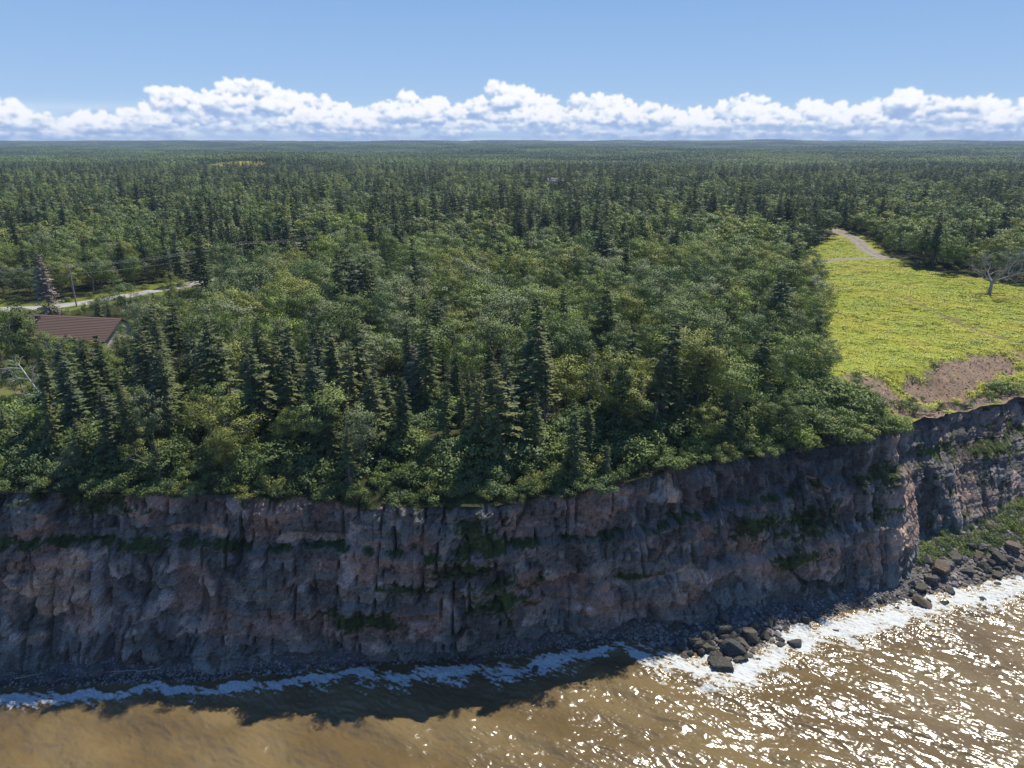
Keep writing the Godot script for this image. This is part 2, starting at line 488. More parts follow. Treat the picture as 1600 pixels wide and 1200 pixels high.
			c = c.lerp(Color(0.46, 0.37, 0.32), smoothstep(0.30, 0.62, n2 + cell2 * 0.35 + fine.get_noise_2d(s * 1.2, y * 1.2) * 0.3) * 0.7)
			if ribs > 0.0: c = c.lerp(Color(0.10, 0.10, 0.11), ribs * 0.65)
			c = c.lerp(Color(0.34, 0.265, 0.225), right * smoothstep(-0.3, 0.3, n1) * 0.55)
			for sp in pale_spots:
				var e := spot(tp.x, y, sp) + n2 * 0.5 + cell2 * 0.25
				if e > 0.0: c = c.lerp(Color(0.55, 0.39, 0.28), smoothstep(0.1, 0.35, e) * 0.9)
			if y < 15.6 and y > 3.0: c = c.lerp(Color(0.55, 0.48, 0.43), (1.0 - smoothstep(0.15, 0.55, absf(gx + 0.1 * n2 * 3.0))) * 0.85)
			var wet := 1.0 - smoothstep(3.0, 5.6, y + n2 * 2.0)
			c = c.lerp(Color(0.15, 0.18, 0.175), wet * 0.7)
			var mo := 0.0
			for sp in moss_spots:
				mo = maxf(mo, spot(tp.x, y, sp) + n2 * 1.0 + fine.get_noise_2d(s * 1.6, y * 1.6) * 0.8 - 0.1)
			mo = maxf(mo, smoothstep(0.85, 0.97, f) * 1.0 + n2 - 0.62)
			mo = maxf(mo, (1.0 - absf(yb - l1 - 0.1) / 0.5) * (1.0 - right) * 0.7 + n2 * 1.3 + fine.get_noise_2d(s * 1.2, y * 1.2) * 0.7 - 0.38)
			if right > 0.5: mo = maxf(mo, (1.0 - absf(yb - 13.2) / 1.0) + n2 * 1.3 + fine.get_noise_2d(s, y) * 0.8 - 0.85)
			if mo > 0.05:
				c = c.lerp(moss_c.lerp(Color(0.085, 0.105, 0.035), clampf(fine.get_noise_2d(s * 3.0, y * 3.0) + 0.3, 0, 1)), smoothstep(0.05, 0.30, mo))
				if mo > 0.2 and absf(tp.x - 10.0) < 90.0 and (i * 7 + t * 13) % 11 == 0: ledge_spots.append([p, nn])
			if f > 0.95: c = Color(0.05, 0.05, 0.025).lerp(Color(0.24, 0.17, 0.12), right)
			c = c * clampf(1.0 + 0.55 * fine.get_noise_2d(s * 2.3, y * 2.3) + 0.38 * cell2 + 0.22 * cell, 0.35, 1.7)
			c.a = 1.0
			mb.c[i * nt + t] = c
	grid_finish(mb, nc, nt)
	mb.faceted = true
	var m := mat(Color(1, 1, 1), 0.92, true, 0.25)
	m.albedo_texture = noise_tex(0.05, 0.45, 1.2, 5)
	m.uv1_triplanar = true
	m.uv1_world_triplanar = true
	m.uv1_scale = Vector3.ONE * 0.21
	m.heightmap_enabled = true
	m.heightmap_texture = rock_relief()
	m.heightmap_scale = 22.0
	solo("cliff", mb.mesh(m), null, "tall sea cliff of grey and reddish layered rock with mossy ledges", "cliff", "", "structure")

func grid_finish(mb: MB, nc: int, nr: int, upward := false) -> void:
	# vertices stored column by column: index i * nr + r
	var flip := false
	if upward:
		var mid := (nc / 2) * nr + nr / 2
		flip = (mb.v[mid + nr] - mb.v[mid]).cross(mb.v[mid + 1] - mb.v[mid]).y < 0.0
	for i in nc:
		for r in nr:
			var a: Vector3 = mb.v[mini(i + 1, nc - 1) * nr + r] - mb.v[maxi(i - 1, 0) * nr + r]
			var b: Vector3 = mb.v[i * nr + mini(r + 1, nr - 1)] - mb.v[i * nr + maxi(r - 1, 0)]
			var o := a.cross(b).normalized()
			mb.n[i * nr + r] = -o if flip else o
	var k := 0
	mb.ix.resize((nc - 1) * (nr - 1) * 6)
	for i in nc - 1:
		for r in nr - 1:
			var p := i * nr + r
			var e := p + nr if flip else p + 1
			var g := p + 1 if flip else p + nr
			mb.ix[k] = p; mb.ix[k + 1] = e; mb.ix[k + 2] = p + nr + 1
			mb.ix[k + 3] = p; mb.ix[k + 4] = p + nr + 1; mb.ix[k + 5] = g
			k += 6

func build_land() -> void:
	var cx := []
	var x := -250.0
	while x < 262.0:
		cx.append(x)
		x += 0.8 if x > 38.0 and x < 112.0 else (2.0 if absf(x) < 130.0 else 8.0)
	var us := []
	var u := -0.2
	while u < 9500.0:
		us.append(u)
		u += 0.55 + maxf(u, 0.0) * 0.0135
	var nc := cx.size()
	var nr := us.size()
	var mb := MB.new()
	mb.v.resize(nc * nr); mb.n.resize(nc * nr); mb.c.resize(nc * nr)
	var g1 := noise("g1", 0.05, FastNoiseLite.TYPE_SIMPLEX_SMOOTH, 4)
	var g2 := noise("g2", 0.35, FastNoiseLite.TYPE_SIMPLEX_SMOOTH, 3)
	for i in nc:
		for r in nr:
			var z0 := line_at(TOP, cx[i], 1) + edge_jag(cx[i])
			var px: float = cx[i] * (1.0 + maxf(us[r], 0.0) / 230.0)
			var pz: float = z0 - us[r]
			var uu := back_from_edge(px, pz)
			# rows near the edge must follow it
			if us[r] < 3.0:
				px = cx[i]; uu = us[r]
			var y := land(px, pz)
			if us[r] < 1.0: y -= 0.25
			mb.v[i * nr + r] = Vector3(px, y, pz)
			var p2 := Vector2(px, pz)
			var a := g1.get_noise_2d(px, pz)
			var b := g2.get_noise_2d(px, pz)
			var c := Color(0.038, 0.042, 0.018).lerp(Color(0.06, 0.07, 0.025), clampf(a + 0.4, 0, 1))
			if uu < 400.0:
				if px > 45.0 and (inside(p2 + Vector2(a, b) * 2.5, MEADOW) or inside(p2, CLEARING)):
					c = Color(0.245, 0.28, 0.036).lerp(Color(0.30, 0.30, 0.043), clampf(a * 1.5 + 0.4, 0, 1))
					c = c.lerp(Color(0.19, 0.17, 0.06), smoothstep(0.25, 0.6, b + a * 0.6) * 0.6)
					if near_line(p2, RUT) < 0.8 + b: c = Color(0.17, 0.14, 0.07)
				if px > 45.0:
					var e := bare_earth(px, pz)
					if e > 0.0: c = c.lerp(Color(0.27, 0.185, 0.125).lerp(Color(0.20, 0.15, 0.115), clampf(b * 1.5 + 0.4, 0, 1)), e)
				if px < -60.0:
					if inside(p2, LAWN): c = Color(0.17, 0.155, 0.06).lerp(Color(0.12, 0.14, 0.04), clampf(b + 0.5, 0, 1))
					elif near_line(p2, ROAD) < 7.0 + 3.0 * b: c = Color(0.13, 0.16, 0.03)
			elif inside(p2, FARFIELD): c = Color(0.30, 0.28, 0.05)
			elif uu > 2500.0: c = Color(0.035, 0.055, 0.02)
			mb.c[i * nr + r] = c
	grid_finish(mb, nc, nr)
	var m := mat(Color(1, 1, 1), 0.95, true, 0.2)
	m.albedo_texture = noise_tex(0.03, 0.75, 1.05, 9)
	m.uv1_triplanar = true
	m.uv1_world_triplanar = true
	m.uv1_scale = Vector3.ONE * 0.31
	solo("ground", mb.mesh(m), null, "wooded land and grassy meadow stretching back from the cliff edge", "ground", "", "structure")

func strip(called: String, l: Array, wide: float, col: Color, lift: float, label: String, category: String, rough_edge := 0.5) -> void:
	var pts := []
	for i in l.size() - 1:
		var n := int(ceil(l[i].distance_to(l[i + 1]) / 1.2))
		for k in n:
			var t := float(k) / n
			var a: Vector2 = l[maxi(i - 1, 0)]
			var d: Vector2 = l[mini(i + 2, l.size() - 1)]
			pts.append(l[i].cubic_interpolate(l[i + 1], a, d, t))
	pts.append(l[l.size() - 1])
	var mb := MB.new()
	var nr := 7
	mb.v.resize(pts.size() * nr); mb.n.resize(pts.size() * nr); mb.c.resize(pts.size() * nr)
	var g := noise("strip", 0.3)
	for i in pts.size():
		var dir: Vector2 = (pts[mini(i + 1, pts.size() - 1)] - pts[maxi(i - 1, 0)]).normalized()
		var side := Vector2(-dir.y, dir.x)
		for r in nr:
			var f := r / (nr - 1.0) * 2.0 - 1.0
			var p: Vector2 = pts[i] + side * f * (wide * 0.5 + rough_edge * g.get_noise_2d(i * 2.0, signf(f) * 40.0))
			mb.v[i * nr + r] = Vector3(p.x, land(p.x, p.y) + lift - 0.12 * pow(absf(f), 6.0), p.y)
			var wheel := 1.0 - 0.18 * (1.0 if absf(f) < 0.2 else 0.0)
			mb.c[i * nr + r] = col * wheel * (1.0 + 0.3 * g.get_noise_2d(p.x * 3.0, p.y * 3.0))
	grid_finish(mb, pts.size(), nr, true)
	var m := mat(Color(1, 1, 1), 0.95, true, 0.2)
	m.albedo_texture = noise_tex(0.05, 0.78, 1.05, 12, FastNoiseLite.TYPE_SIMPLEX_SMOOTH, 256)
	m.uv1_triplanar = true
	m.uv1_world_triplanar = true
	m.uv1_scale = Vector3.ONE * 0.4
	solo(called, mb.mesh(m), null, label, category, "", "structure")

func beach_y(x: float, z: float) -> float:
	# height of the shingle at a point seaward of the cliff foot
	var b := line_at(BASE, x, 1)
	var sh := line_at(SHORE, x, 1)
	var yb := line_at(BASE, x, 2)
	var f := (z - b) / maxf(sh - b, 0.4)
	var y := yb * (1.0 - f) if f < 1.0 else -(z - sh) * 0.16
	return y + noise("shingle", 0.5).get_noise_2d(x, z) * 0.14

func build_beach() -> void:
	var mb := MB.new()
	var nr := 44
	var xs := []
	var x := -150.0
	while x < 175.0:
		xs.append(x)
		x += 0.45 if x > -75.0 and x < 110.0 else 3.0
	mb.v.resize(xs.size() * nr); mb.n.resize(xs.size() * nr); mb.c.resize(xs.size() * nr)
	var g := noise("bc", 0.9, FastNoiseLite.TYPE_SIMPLEX_SMOOTH, 3)
	var g2 := noise("bc2", 0.12, FastNoiseLite.TYPE_SIMPLEX_SMOOTH, 3)
	for i in xs.size():
		var b := line_at(BASE, xs[i], 1) - 3.5
		var far := line_at(SHORE, xs[i], 1) + 9.0
		for r in nr:
			var z := lerpf(b, far, r / (nr - 1.0))
			var y := beach_y(xs[i], z)
			mb.v[i * nr + r] = Vector3(xs[i], y, z)
			var c := Color(0.115, 0.12, 0.13).lerp(Color(0.16, 0.14, 0.13), clampf(g2.get_noise_2d(xs[i], z) * 1.6 + 0.3, 0, 1))
			if xs[i] > 60.0: c = c.lerp(Color(0.17, 0.135, 0.105), smoothstep(60.0, 72.0, xs[i]))
			c = c * (1.0 + 0.6 * g.get_noise_2d(xs[i], z))
			c = c.lerp(Color(0.04, 0.04, 0.042), 1.0 - smoothstep(0.15, 0.55, y + 0.3 * g.get_noise_2d(xs[i] * 0.4, z * 0.4))) # soaked shingle
			c.a = 1.0
			mb.c[i * nr + r] = c
	grid_finish(mb, xs.size(), nr, true)
	var m := mat(Color(1, 1, 1), 0.8, true, 0.4)
	m.albedo_texture = noise_tex(0.08, 0.55, 1.1, 15)
	m.uv1_triplanar = true
	m.uv1_world_triplanar = true
	m.uv1_scale = Vector3.ONE * 0.3
	m.heightmap_enabled = true
	m.heightmap_texture = m.albedo_texture
	m.heightmap_scale = 8.0
	solo("beach", mb.mesh(m), null, "narrow grey shingle beach along the foot of the cliff", "beach", "", "structure")

# ---------------------------------------------------------------- the sea
func swell(x: float, z: float) -> float:
	# long low waves running in towards the shore, with wind chop across them
	var w1 := noise("w1", 0.11, FastNoiseLite.TYPE_SIMPLEX_SMOOTH, 2)
	var w2 := noise("w2", 0.42, FastNoiseLite.TYPE_SIMPLEX_SMOOTH, 2)
	var w3 := noise("w3", 1.15, FastNoiseLite.TYPE_SIMPLEX_SMOOTH, 3)
	var a := x * 0.90 + z * 0.44
	var b := -x * 0.44 + z * 0.90
	var y := w1.get_noise_2d(a * 0.55, b * 1.3) * 0.50
	var w4 := noise("w4", 2.3, FastNoiseLite.TYPE_SIMPLEX_SMOOTH, 2)
	y += (0.5 - absf(w2.get_noise_2d(a * 0.6, b * 1.25))) * 0.18
	y += (0.5 - absf(w4.get_noise_2d(a * 0.7, b * 1.2))) * 0.042
	y += (0.5 - absf(w3.get_noise_2d(a * 0.75, b * 1.2))) * 0.095
	return y

func build_sea() -> void:
	var fx0 := -78.0
	var fx1 := 118.0
	var fz0 := -112.0
	var fz1 := -46.0
	var cx := []
	for e in [-6000.0, -2000.0, -700.0, -300.0, -180.0, -130.0, -100.0, -88.0]: cx.append(e)
	var x := fx0
	while x <= fx1:
		cx.append(x)
		x += 0.16
	for e in [126.0, 140.0, 170.0, 220.0, 320.0, 700.0, 2000.0, 6000.0]: cx.append(e)
	var cz := []
	for e in [-170.0, -140.0, -124.0, -116.0]: cz.append(e)
	var z := fz0
	while z <= fz1:
		cz.append(z)
		z += 0.155
	for e in [-44.0, -38.0, -28.0, -10.0, 20.0, 80.0, 200.0, 600.0, 2000.0, 6000.0]: cz.append(e)
	var nc := cx.size()
	var nr := cz.size()
	var mb := MB.new()
	mb.with_uv = true
	mb.v.resize(nc * nr); mb.n.resize(nc * nr); mb.c.resize(nc * nr); mb.uv.resize(nc * nr)
	for i in nc:
		var sh := line_at(SHORE, cx[i], 1)
		var fade_x := smoothstep(fx0, fx0 + 6.0, cx[i]) * (1.0 - smoothstep(fx1 - 6.0, fx1, cx[i]))
		for r in nr:
			var px: float = cx[i]
			var pz: float = cz[r]
			var k := i * nr + r
			var y := 0.0
			var fade := fade_x * smoothstep(fz0, fz0 + 4.0, pz) * (1.0 - smoothstep(fz1 - 4.0, fz1, pz))
			if fade > 0.0 and pz > sh - 8.0: y = swell(px, pz) * fade * lerpf(0.45, 1.0, smoothstep(0.0, 6.0, pz - sh))
			mb.v[k] = Vector3(px, y, pz)
			mb.c[k] = Color.WHITE
			mb.uv[k] = Vector2(clampf((px - fx0) / (fx1 - fx0), 0, 1), clampf((pz - fz0) / (fz1 - fz0), 0, 1))
	# foam: the breaking edge and the lace that trails from it
	for i in nc:
		if absf(cx[i]) > 120.0: continue
		for r in nr:
			var k := i * nr + r
			var p: Vector3 = mb.v[k]
			if p.z < fz0 or p.z > fz1: continue
			var f := foam_at(p.x, p.z)
			if f > 0.1: mb.v[k] = p + Vector3(0, smoothstep(0.1, 0.7, f) * (0.10 + 0.30 * absf(noise("froth", 1.4).get_noise_2d(p.x, p.z))), 0)
	grid_finish(mb, nc, nr, true)
	var tw := 1960
	var th := 660
	var bytes := PackedByteArray(); bytes.resize(tw * th * 3)
	var rough := PackedByteArray(); rough.resize(tw * th)
	var lace := noise("lace", 0.85, FastNoiseLite.TYPE_CELLULAR, 2)
	lace.cellular_return_type = FastNoiseLite.RETURN_DISTANCE2_SUB
	var speck := noise("speck", 1.0, FastNoiseLite.TYPE_SIMPLEX_SMOOTH, 3)
	var silt := noise("silt", 0.05, FastNoiseLite.TYPE_SIMPLEX_SMOOTH, 4)
	for j in th:
		var wz := lerpf(fz0, fz1, (j + 0.5) / th)
		for i in tw:
			var wx := lerpf(fx0, fx1, (i + 0.5) / tw)
			var k := j * tw + i
			if wz < line_at_fast(wx) - 6.0:
				rough[k] = 40
				continue
			var f := foam_at(wx, wz) 
			var patch := silt.get_noise_2d(wx * 4.0, wz * 4.0)
			var cov := 0.0
			if f > 0.02:
				var a := wx * 0.9 + wz * 0.44
				var b := -wx * 0.44 + wz * 0.9
				var warp := speck.get_noise_2d(wx * 0.35, wz * 0.35) * 1.6
				var cell := -lace.get_noise_2d(a * 0.55 + warp, b * 1.15 + warp)   # 1 on the rims of the bubbles' cells
				var strand := speck.get_noise_2d(a * 0.28 + warp * 0.4, b * 1.25)
				var fleck := speck.get_noise_2d(a * 1.3, b * 1.6)
				cov = smoothstep(0.0, 0.38, f * 1.30 + patch * 0.55 + strand * 0.75 + cell * 0.40 + fleck * 0.40 - 1.06)
			var c := Color(0.355, 0.300, 0.205).lerp(Color(0.410, 0.355, 0.250), clampf(silt.get_noise_2d(wx * 0.8 + wz * 0.5, wz * 1.6 - wx * 0.3) * 1.8 + 0.5, 0, 1))
			c = c.lerp(Color(0.70, 0.72, 0.725), cov)
			bytes[k * 3] = int(c.r * 255.0); bytes[k * 3 + 1] = int(c.g * 255.0); bytes[k * 3 + 2] = int(c.b * 255.0)
			rough[k] = int(lerpf(0.19, 0.8, cov) * 255.0)
	var m := StandardMaterial3D.new()
	m.albedo_texture = ImageTexture.create_from_image(Image.create_from_data(tw, th, false, Image.FORMAT_RGB8, bytes))
	m.roughness_texture = ImageTexture.create_from_image(Image.create_from_data(tw, th, false, Image.FORMAT_L8, rough))
	m.roughness_texture_channel = BaseMaterial3D.TEXTURE_CHANNEL_RED
	m.roughness = 1.0
	m.metallic_specular = 0.4
	m.texture_repeat = false
	m.cull_mode = BaseMaterial3D.CULL_DISABLED
	solo("sea", mb.mesh(m), null, "muddy brown sea with white surf breaking along the shore", "sea", "", "structure")

var shore_fast := PackedFloat32Array()
func line_at_fast(x: float) -> float:
	if shore_fast.is_empty():
		for i in 1200: shore_fast.append(line_at(SHORE, -130.0 + i * 0.25, 1))
	return shore_fast[clampi(int((x + 130.0) * 4.0), 0, 1199)]

var SURF := [[-75, -66.4, 1.9], [-62, -66.9, 1.9], [-52, -67.4, 1.7], [-47, -67.9, 0.7], [-43, -68.6, 1.6], [-34, -69.2, 1.5], [-28, -69.8, 1.4], [-20, -70.9, 1.7], [-14, -71.4, 1.5], [-9, -71.8, 2.1], [-4, -72.0, 1.5], [1, -72.4, 1.1], [4, -73.8, 2.2], [9, -75.2, 2.0], [14, -76.0, 1.3], [18, -74.0, 2.6], [24, -71.5, 2.6], [30, -72.2, 3.4], [36, -77.4, 3.2], [44, -80.4, 3.4], [50, -81.4, 3.6], [57, -84.2, 2.6], [66, -86.4, 2.8], [76, -89.4, 3.2], [92, -95, 3.2], [118, -105, 3.0]]
func foam_at(x: float, z: float) -> float:
	var c := line_at(SURF, x, 1) if x > SURF[0][0] else -66.4
	var w := line_at(SURF, x, 2) * 1.3
	var wig := noise("surfwig", 0.16, FastNoiseLite.TYPE_SIMPLEX_SMOOTH, 3).get_noise_2d(x, z * 0.3) * 1.3
	var d := z - (c + wig)
	# steep on the landward face of the breaker, trailing off to seaward
	var f := 1.0 - smoothstep(0.1, 1.0, absf(d) / (w * (1.25 if d > 0.0 else 0.8)))
	if x > 8.0: # wash up to the stones, and foam drifting out on the eastern side
		var east := smoothstep(8.0, 24.0, x)
		if d > 0.0: f = maxf(f, east * 0.66 * (1.0 - smoothstep(0.5, 9.5, d)))
		else: f = maxf(f, east * 0.80 * (1.0 - smoothstep(2.0, 4.5, -d)))
	elif x > -26.0:
		f = maxf(f, 0.64 * (1.0 - smoothstep(0.6, 4.6, absf(d - 0.8))))
	else:
		f = maxf(f, 0.46 * (1.0 - smoothstep(0.5, 2.6, absf(d - 0.8))))
	return f

# ================================================================ plants
func leaf(mb: MB, at: Vector3, out: Vector3, size: float, col: Color, soft := 0.55) -> void:
	var face := (out + Vector3(rng.randfn(), rng.randfn(), rng.randfn()) * 0.5).normalized()
	var a := face.cross(Vector3(rng.randfn(), rng.randfn(), rng.randfn())).normalized()
	var b := face.cross(a)
	var l := size * rng.randf_range(0.7, 1.3)
	var w := l * rng.randf_range(0.45, 0.75)
	mb.quad(at - a * l * 0.5, at + b * w * 0.5, at + a * l * 0.5, at - b * w * 0.5, col, face.lerp(out, soft).normalized())

func rand_dir() -> Vector3:
	return Vector3(rng.randfn(), rng.randfn(), rng.randfn()).normalized()

# a broadleaf tree about tall metres high: [trunk mesh, crown mesh]
func broadleaf(sd: int, tall: float, clumps: int, leaves: int, size: float, bark: Color, sides := 6) -> Array:
	rng.seed = sd
	var tr := MB.new()
	var cr := MB.new()
	var rad := tall * rng.randf_range(0.29, 0.42)
	var heart := Vector3(rng.randf_range(-0.4, 0.4), tall * 0.60, rng.randf_range(-0.4, 0.4))
	var fork := Vector3(heart.x * 0.5, tall * rng.randf_range(0.26, 0.36), heart.z * 0.5)
	tr.tube([Vector3(0, -0.6, 0), Vector3(0.03, 0.2, 0), fork * 0.55 + Vector3(rng.randf_range(-0.15, 0.15), 0, 0), fork], [0.17, 0.14, 0.115, 0.10], sides, bark)
	var list := []
	for k in clumps:
		var d := rand_dir()
		var f := pow(rng.randf(), 0.45)
		var y := d.y * (1.0 if d.y > 0.0 else 0.85)
		var at := heart + Vector3(d.x * rad, y * tall * 0.37, d.z * rad) * lerpf(0.35, 1.0, f)
		if at.y > tall: at.y = tall - rng.randf() * 0.5
		list.append([at, rng.randf_range(0.62, 1.12) * tall * 0.115])
	for k in mini(9, clumps):
		var e: Vector3 = list[k][0]
		var mid := fork.lerp(e, 0.5) + Vector3(rng.randf_range(-0.3, 0.3), rng.randf_range(-0.1, 0.5), rng.randf_range(-0.3, 0.3))
		tr.tube([fork - Vector3(0, 0.1, 0), mid, e], [0.075, 0.048, 0.016], 4, bark)
		for q in 2:
			var e2: Vector3 = e + rand_dir() * tall * 0.12
			tr.tube([mid.lerp(e, 0.4), e2], [0.03, 0.01], 3, bark)
	for cl in list:
		var tone := rng.randf_range(0.8, 1.2)
		var hue := rng.randf_range(-0.1, 0.1)
		for k in leaves:
			var d := rand_dir()
			if d.y < -0.2 and rng.randf() < 0.6: d.y = -d.y
			var r: float = cl[1] * pow(rng.randf(), 0.35) * (1.0 + 0.12 * rng.randfn())
			var at: Vector3 = cl[0] + d * r * Vector3(1.1, 0.85, 1.1)
			var out: Vector3 = (d * 0.9 + (at - heart).normalized() * 0.7 + Vector3(0, 0.2, 0)).normalized()
			var t := tone * rng.randf_range(0.78, 1.24)
			leaf(cr, at, out, size, Color(t * (1.0 + hue), t, t * (1.0 - hue * 0.5)), 0.72)
	return [tr.mesh(), cr.mesh()]

# a spruce about tall metres high: [trunk, crown]
func spruce(sd: int, tall: float, thick: float, sprays: int, gap: float, size: float, bare_below := 0.12) -> Array:
	rng.seed = sd
	var tr := MB.new()
	var cr := MB.new()
	var bark := Color(0.16, 0.14, 0.125)
	var lean := Vector3(rng.randf_range(-0.2, 0.2), 0, rng.randf_range(-0.2, 0.2))
	tr.tube([Vector3(0, -0.6, 0), Vector3(0, 0.3, 0), lean * 0.5 + Vector3(0, tall * 0.5, 0), lean + Vector3(0, tall * 0.985, 0)], [0.19, 0.16, 0.10, 0.015], 6, bark)
	var y := tall * 0.06
	var lop := rng.randf() * TAU
	while y < tall * 0.985:
		var f := y / tall
		var reach := tall * thick * pow(1.0 - f, 0.78) * (0.6 + 0.4 * smoothstep(0.0, 0.25, f))
		var dead := f < bare_below + 0.06 * rng.randfn()
		var count := 7 if f < 0.8 else 5
		var turn := rng.randf() * TAU
		for k in count:
			if rng.randf() < 0.16: continue
			var a := turn + TAU * k / count + rng.randf_range(-0.3, 0.3)
			var len := reach * rng.randf_range(0.5, 1.2) * (1.0 + 0.14 * cos(a - lop)) + 0.12
			var o := Vector3(cos(a), 0, sin(a))
			var side := Vector3(-o.z, 0, o.x)
			var at0 := lean * f + Vector3(0, y + rng.randf_range(-0.34, 0.34), 0)
			var droop := lerpf(0.10, 0.42, 1.0 - f) * rng.randf_range(0.7, 1.3)
			if f > 0.82: droop = -0.5 * (f - 0.82) / 0.18
			var tip := at0 + o * len - Vector3(0, len * droop, 0)
			tr.tube([at0, at0.lerp(tip, 0.55) - Vector3(0, len * 0.03, 0), tip], [0.03, 0.018, 0.006], 3, bark * (0.9 if not dead else 1.5))
			if dead:
				continue
			var tone := rng.randf_range(0.75, 1.25)
			for q in sprays:
				var g := (q + rng.randf()) / sprays
				g = lerpf(0.12, 1.04, pow(g, 0.8))
				var c := at0.lerp(tip, g) + Vector3(0, -len * 0.05 * sin(g * PI), 0)
				var lr := 1.0 if q % 2 == 0 else -1.0
				var wing := (o * 0.75 + side * lr * rng.randf_range(0.3, 1.0) + Vector3(0, rng.randf_range(-0.28, 0.16), 0)).normalized()
				var l := size * (0.55 + 0.6 * minf(len, 1.8)) * (1.15 - 0.5 * g) * rng.randf_range(0.7, 1.3)
				var w := l * 0.27
				var up := (Vector3.UP + o * 0.35 + rand_dir() * 0.5).normalized()
				var cross := wing.cross(up).normalized()
				var t := tone * rng.randf_range(0.7, 1.3)
				cr.quad(c, c + wing * l * 0.45 + cross * w, c + wing * l, c + wing * l * 0.45 - cross * w, Color(t, t, t), up.lerp((o + Vector3(0, 0.4, 0)).normalized(), 0.45).normalized())
		y += gap * lerpf(1.1, 0.65, f)
	return [tr.mesh(), cr.mesh()]

func shrub(sd: int, wide: float, tall: float, clumps: int, leaves: int, size: float) -> Array:
	rng.seed = sd
	var tr := MB.new()
	var cr := MB.new()
	for k in clumps:
		var a := rng.randf() * TAU
		var r := wide * 0.5 * sqrt(rng.randf())
		var top := tall * (1.0 - 0.5 * pow(r / (wide * 0.5), 2.0)) * rng.randf_range(0.55, 1.0)
		var c := Vector3(cos(a) * r, top * 0.72, sin(a) * r)
		tr.tube([Vector3(c.x * 0.25, -0.3, c.z * 0.25), c * 0.6 + Vector3(0, 0.1, 0), c], [0.035, 0.025, 0.008], 4, Color(0.15, 0.13, 0.11))
		var tone := rng.randf_range(0.8, 1.2)
		for q in leaves:
			var d := rand_dir()
			if d.y < -0.1 and rng.randf() < 0.5: d.y = -d.y
			var at := c + d * Vector3(0.6, 0.5, 0.6) * pow(rng.randf(), 0.35)
			if at.y < 0.0: at.y = rng.randf() * 0.3
			var t := tone * rng.randf_range(0.7, 1.3)
			leaf(cr, at, (d + Vector3(0, 0.4, 0)).normalized(), size, Color(t, t, t))
	return [tr.mesh(), cr.mesh()]

func bough(mb: MB, at: Vector3, dir: Vector3, len: float, rad: float, depth: int, col: Color) -> void:
	var bend := (dir + rand_dir() * 0.3).normalized()
	var mid := at + bend * len * 0.5
	var end := mid + (dir + rand_dir() * 0.35 + Vector3(0, 0.12, 0)).normalized() * len * 0.5
	mb.tube([at, mid, end], [rad, rad * 0.8, rad * 0.55], 6 if depth > 2 else 3, col * rng.randf_range(0.85, 1.15))
	if depth == 0: return
	for k in (4 if depth < 3 else 3):
		var d := ((end - at).normalized() + rand_dir() * 0.85 + Vector3(0, 0.1, 0)).normalized()
		bough(mb, mid.lerp(end, rng.randf_range(0.2, 1.0)), d, len * rng.randf_range(0.55, 0.8), rad * 0.46, depth - 1, col)

# one mesh of a far stand of trees, wide metres across
func far_stand(sd: int, wide: float, n: int, share: float) -> ArrayMesh:
	rng.seed = sd
	var mb := MB.new()
	for k in n:
		var at := Vector3(rng.randf_range(-0.5, 0.5) * wide, -0.5, rng.randf_range(-0.5, 0.5) * wide)
		if rng.randf() < share:
			var tall := rng.randf_range(8.0, 14.0)
			var t0 := rng.randf_range(0.55, 0.9)
			for q in 26:
				var f := sqrt((q + rng.randf()) / 26.0)
				var a := rng.randf() * TAU
				var o := Vector3(cos(a), 0, sin(a))
				var p := at + Vector3(0, tall * (1.0 - f * 0.9), 0) + o * 2.1 * f * 0.55
				leaf(mb, p, (o + Vector3(0, 0.5, 0)).normalized(), 1.7 * (0.35 + 0.65 * f), Color(0.62, 0.72, 0.70) * t0 * rng.randf_range(0.8, 1.2), 0.6)
		else:
			var tall := rng.randf_range(6.0, 10.0)
			var t0 := rng.randf_range(0.85, 1.35)
			var r := rng.randf_range(2.2, 3.4)
			for q in 34:
				var d := rand_dir()
				if d.y < -0.3: d.y = -d.y
				var p := at + Vector3(0, tall * 0.6, 0) + Vector3(d.x * r, d.y * tall * 0.38, d.z * r)
				leaf(mb, p, (d + Vector3(0, 0.3, 0)).normalized(), 1.35, Color(1.0, 1.0, 0.9) * t0 * rng.randf_range(0.8, 1.2), 0.6)
	return mb.mesh()

const NTH := ["first", "second", "third", "fourth", "fifth", "sixth", "seventh", "eighth", "ninth", "tenth", "eleventh", "twelfth", "thirteenth", "fourteenth", "fifteenth", "sixteenth", "seventeenth", "eighteenth", "nineteenth"]
const TENS := ["", "", "twenty", "thirty", "forty", "fifty", "sixty", "seventy", "eighty", "ninety"]
const TENTH := ["", "", "twentieth", "thirtieth", "fortieth", "fiftieth", "sixtieth", "seventieth", "eightieth", "ninetieth"]
func nth(k: int) -> String:
	if k < 19: return NTH[k]
	var m := k + 1
	if m >= 100: return "hundred-and-" + nth(m - 101) if m > 100 else "hundredth"
	return TENTH[m / 10] if m % 10 == 0 else TENS[m / 10] + "-" + NTH[m % 10 - 1]

func seen_at(p: Vector3) -> Vector3:
	# x across, y down in units of the half frame, z distance; for choosing which plants are large in the picture
	var a := deg_to_rad(18.8)
	var d := p.y - H_EYE
	var fw := -p.z * cos(a) - d * sin(a)
	var up := d * cos(a) - p.z * sin(a)
	return Vector3(p.x / fw / 0.72, -up / fw / 0.54, fw)

func rowname(u: float) -> String:
	if u < 5.0: return "on the brink"
	if u < 12.0: return "behind the brink"
	if u < 22.0: return "in the front woods"
	if u < 36.0: return "in second woods belt"
	if u < 55.0: return "in middle woods"
	if u < 80.0: return "deep in woods"
	return "far in woods"

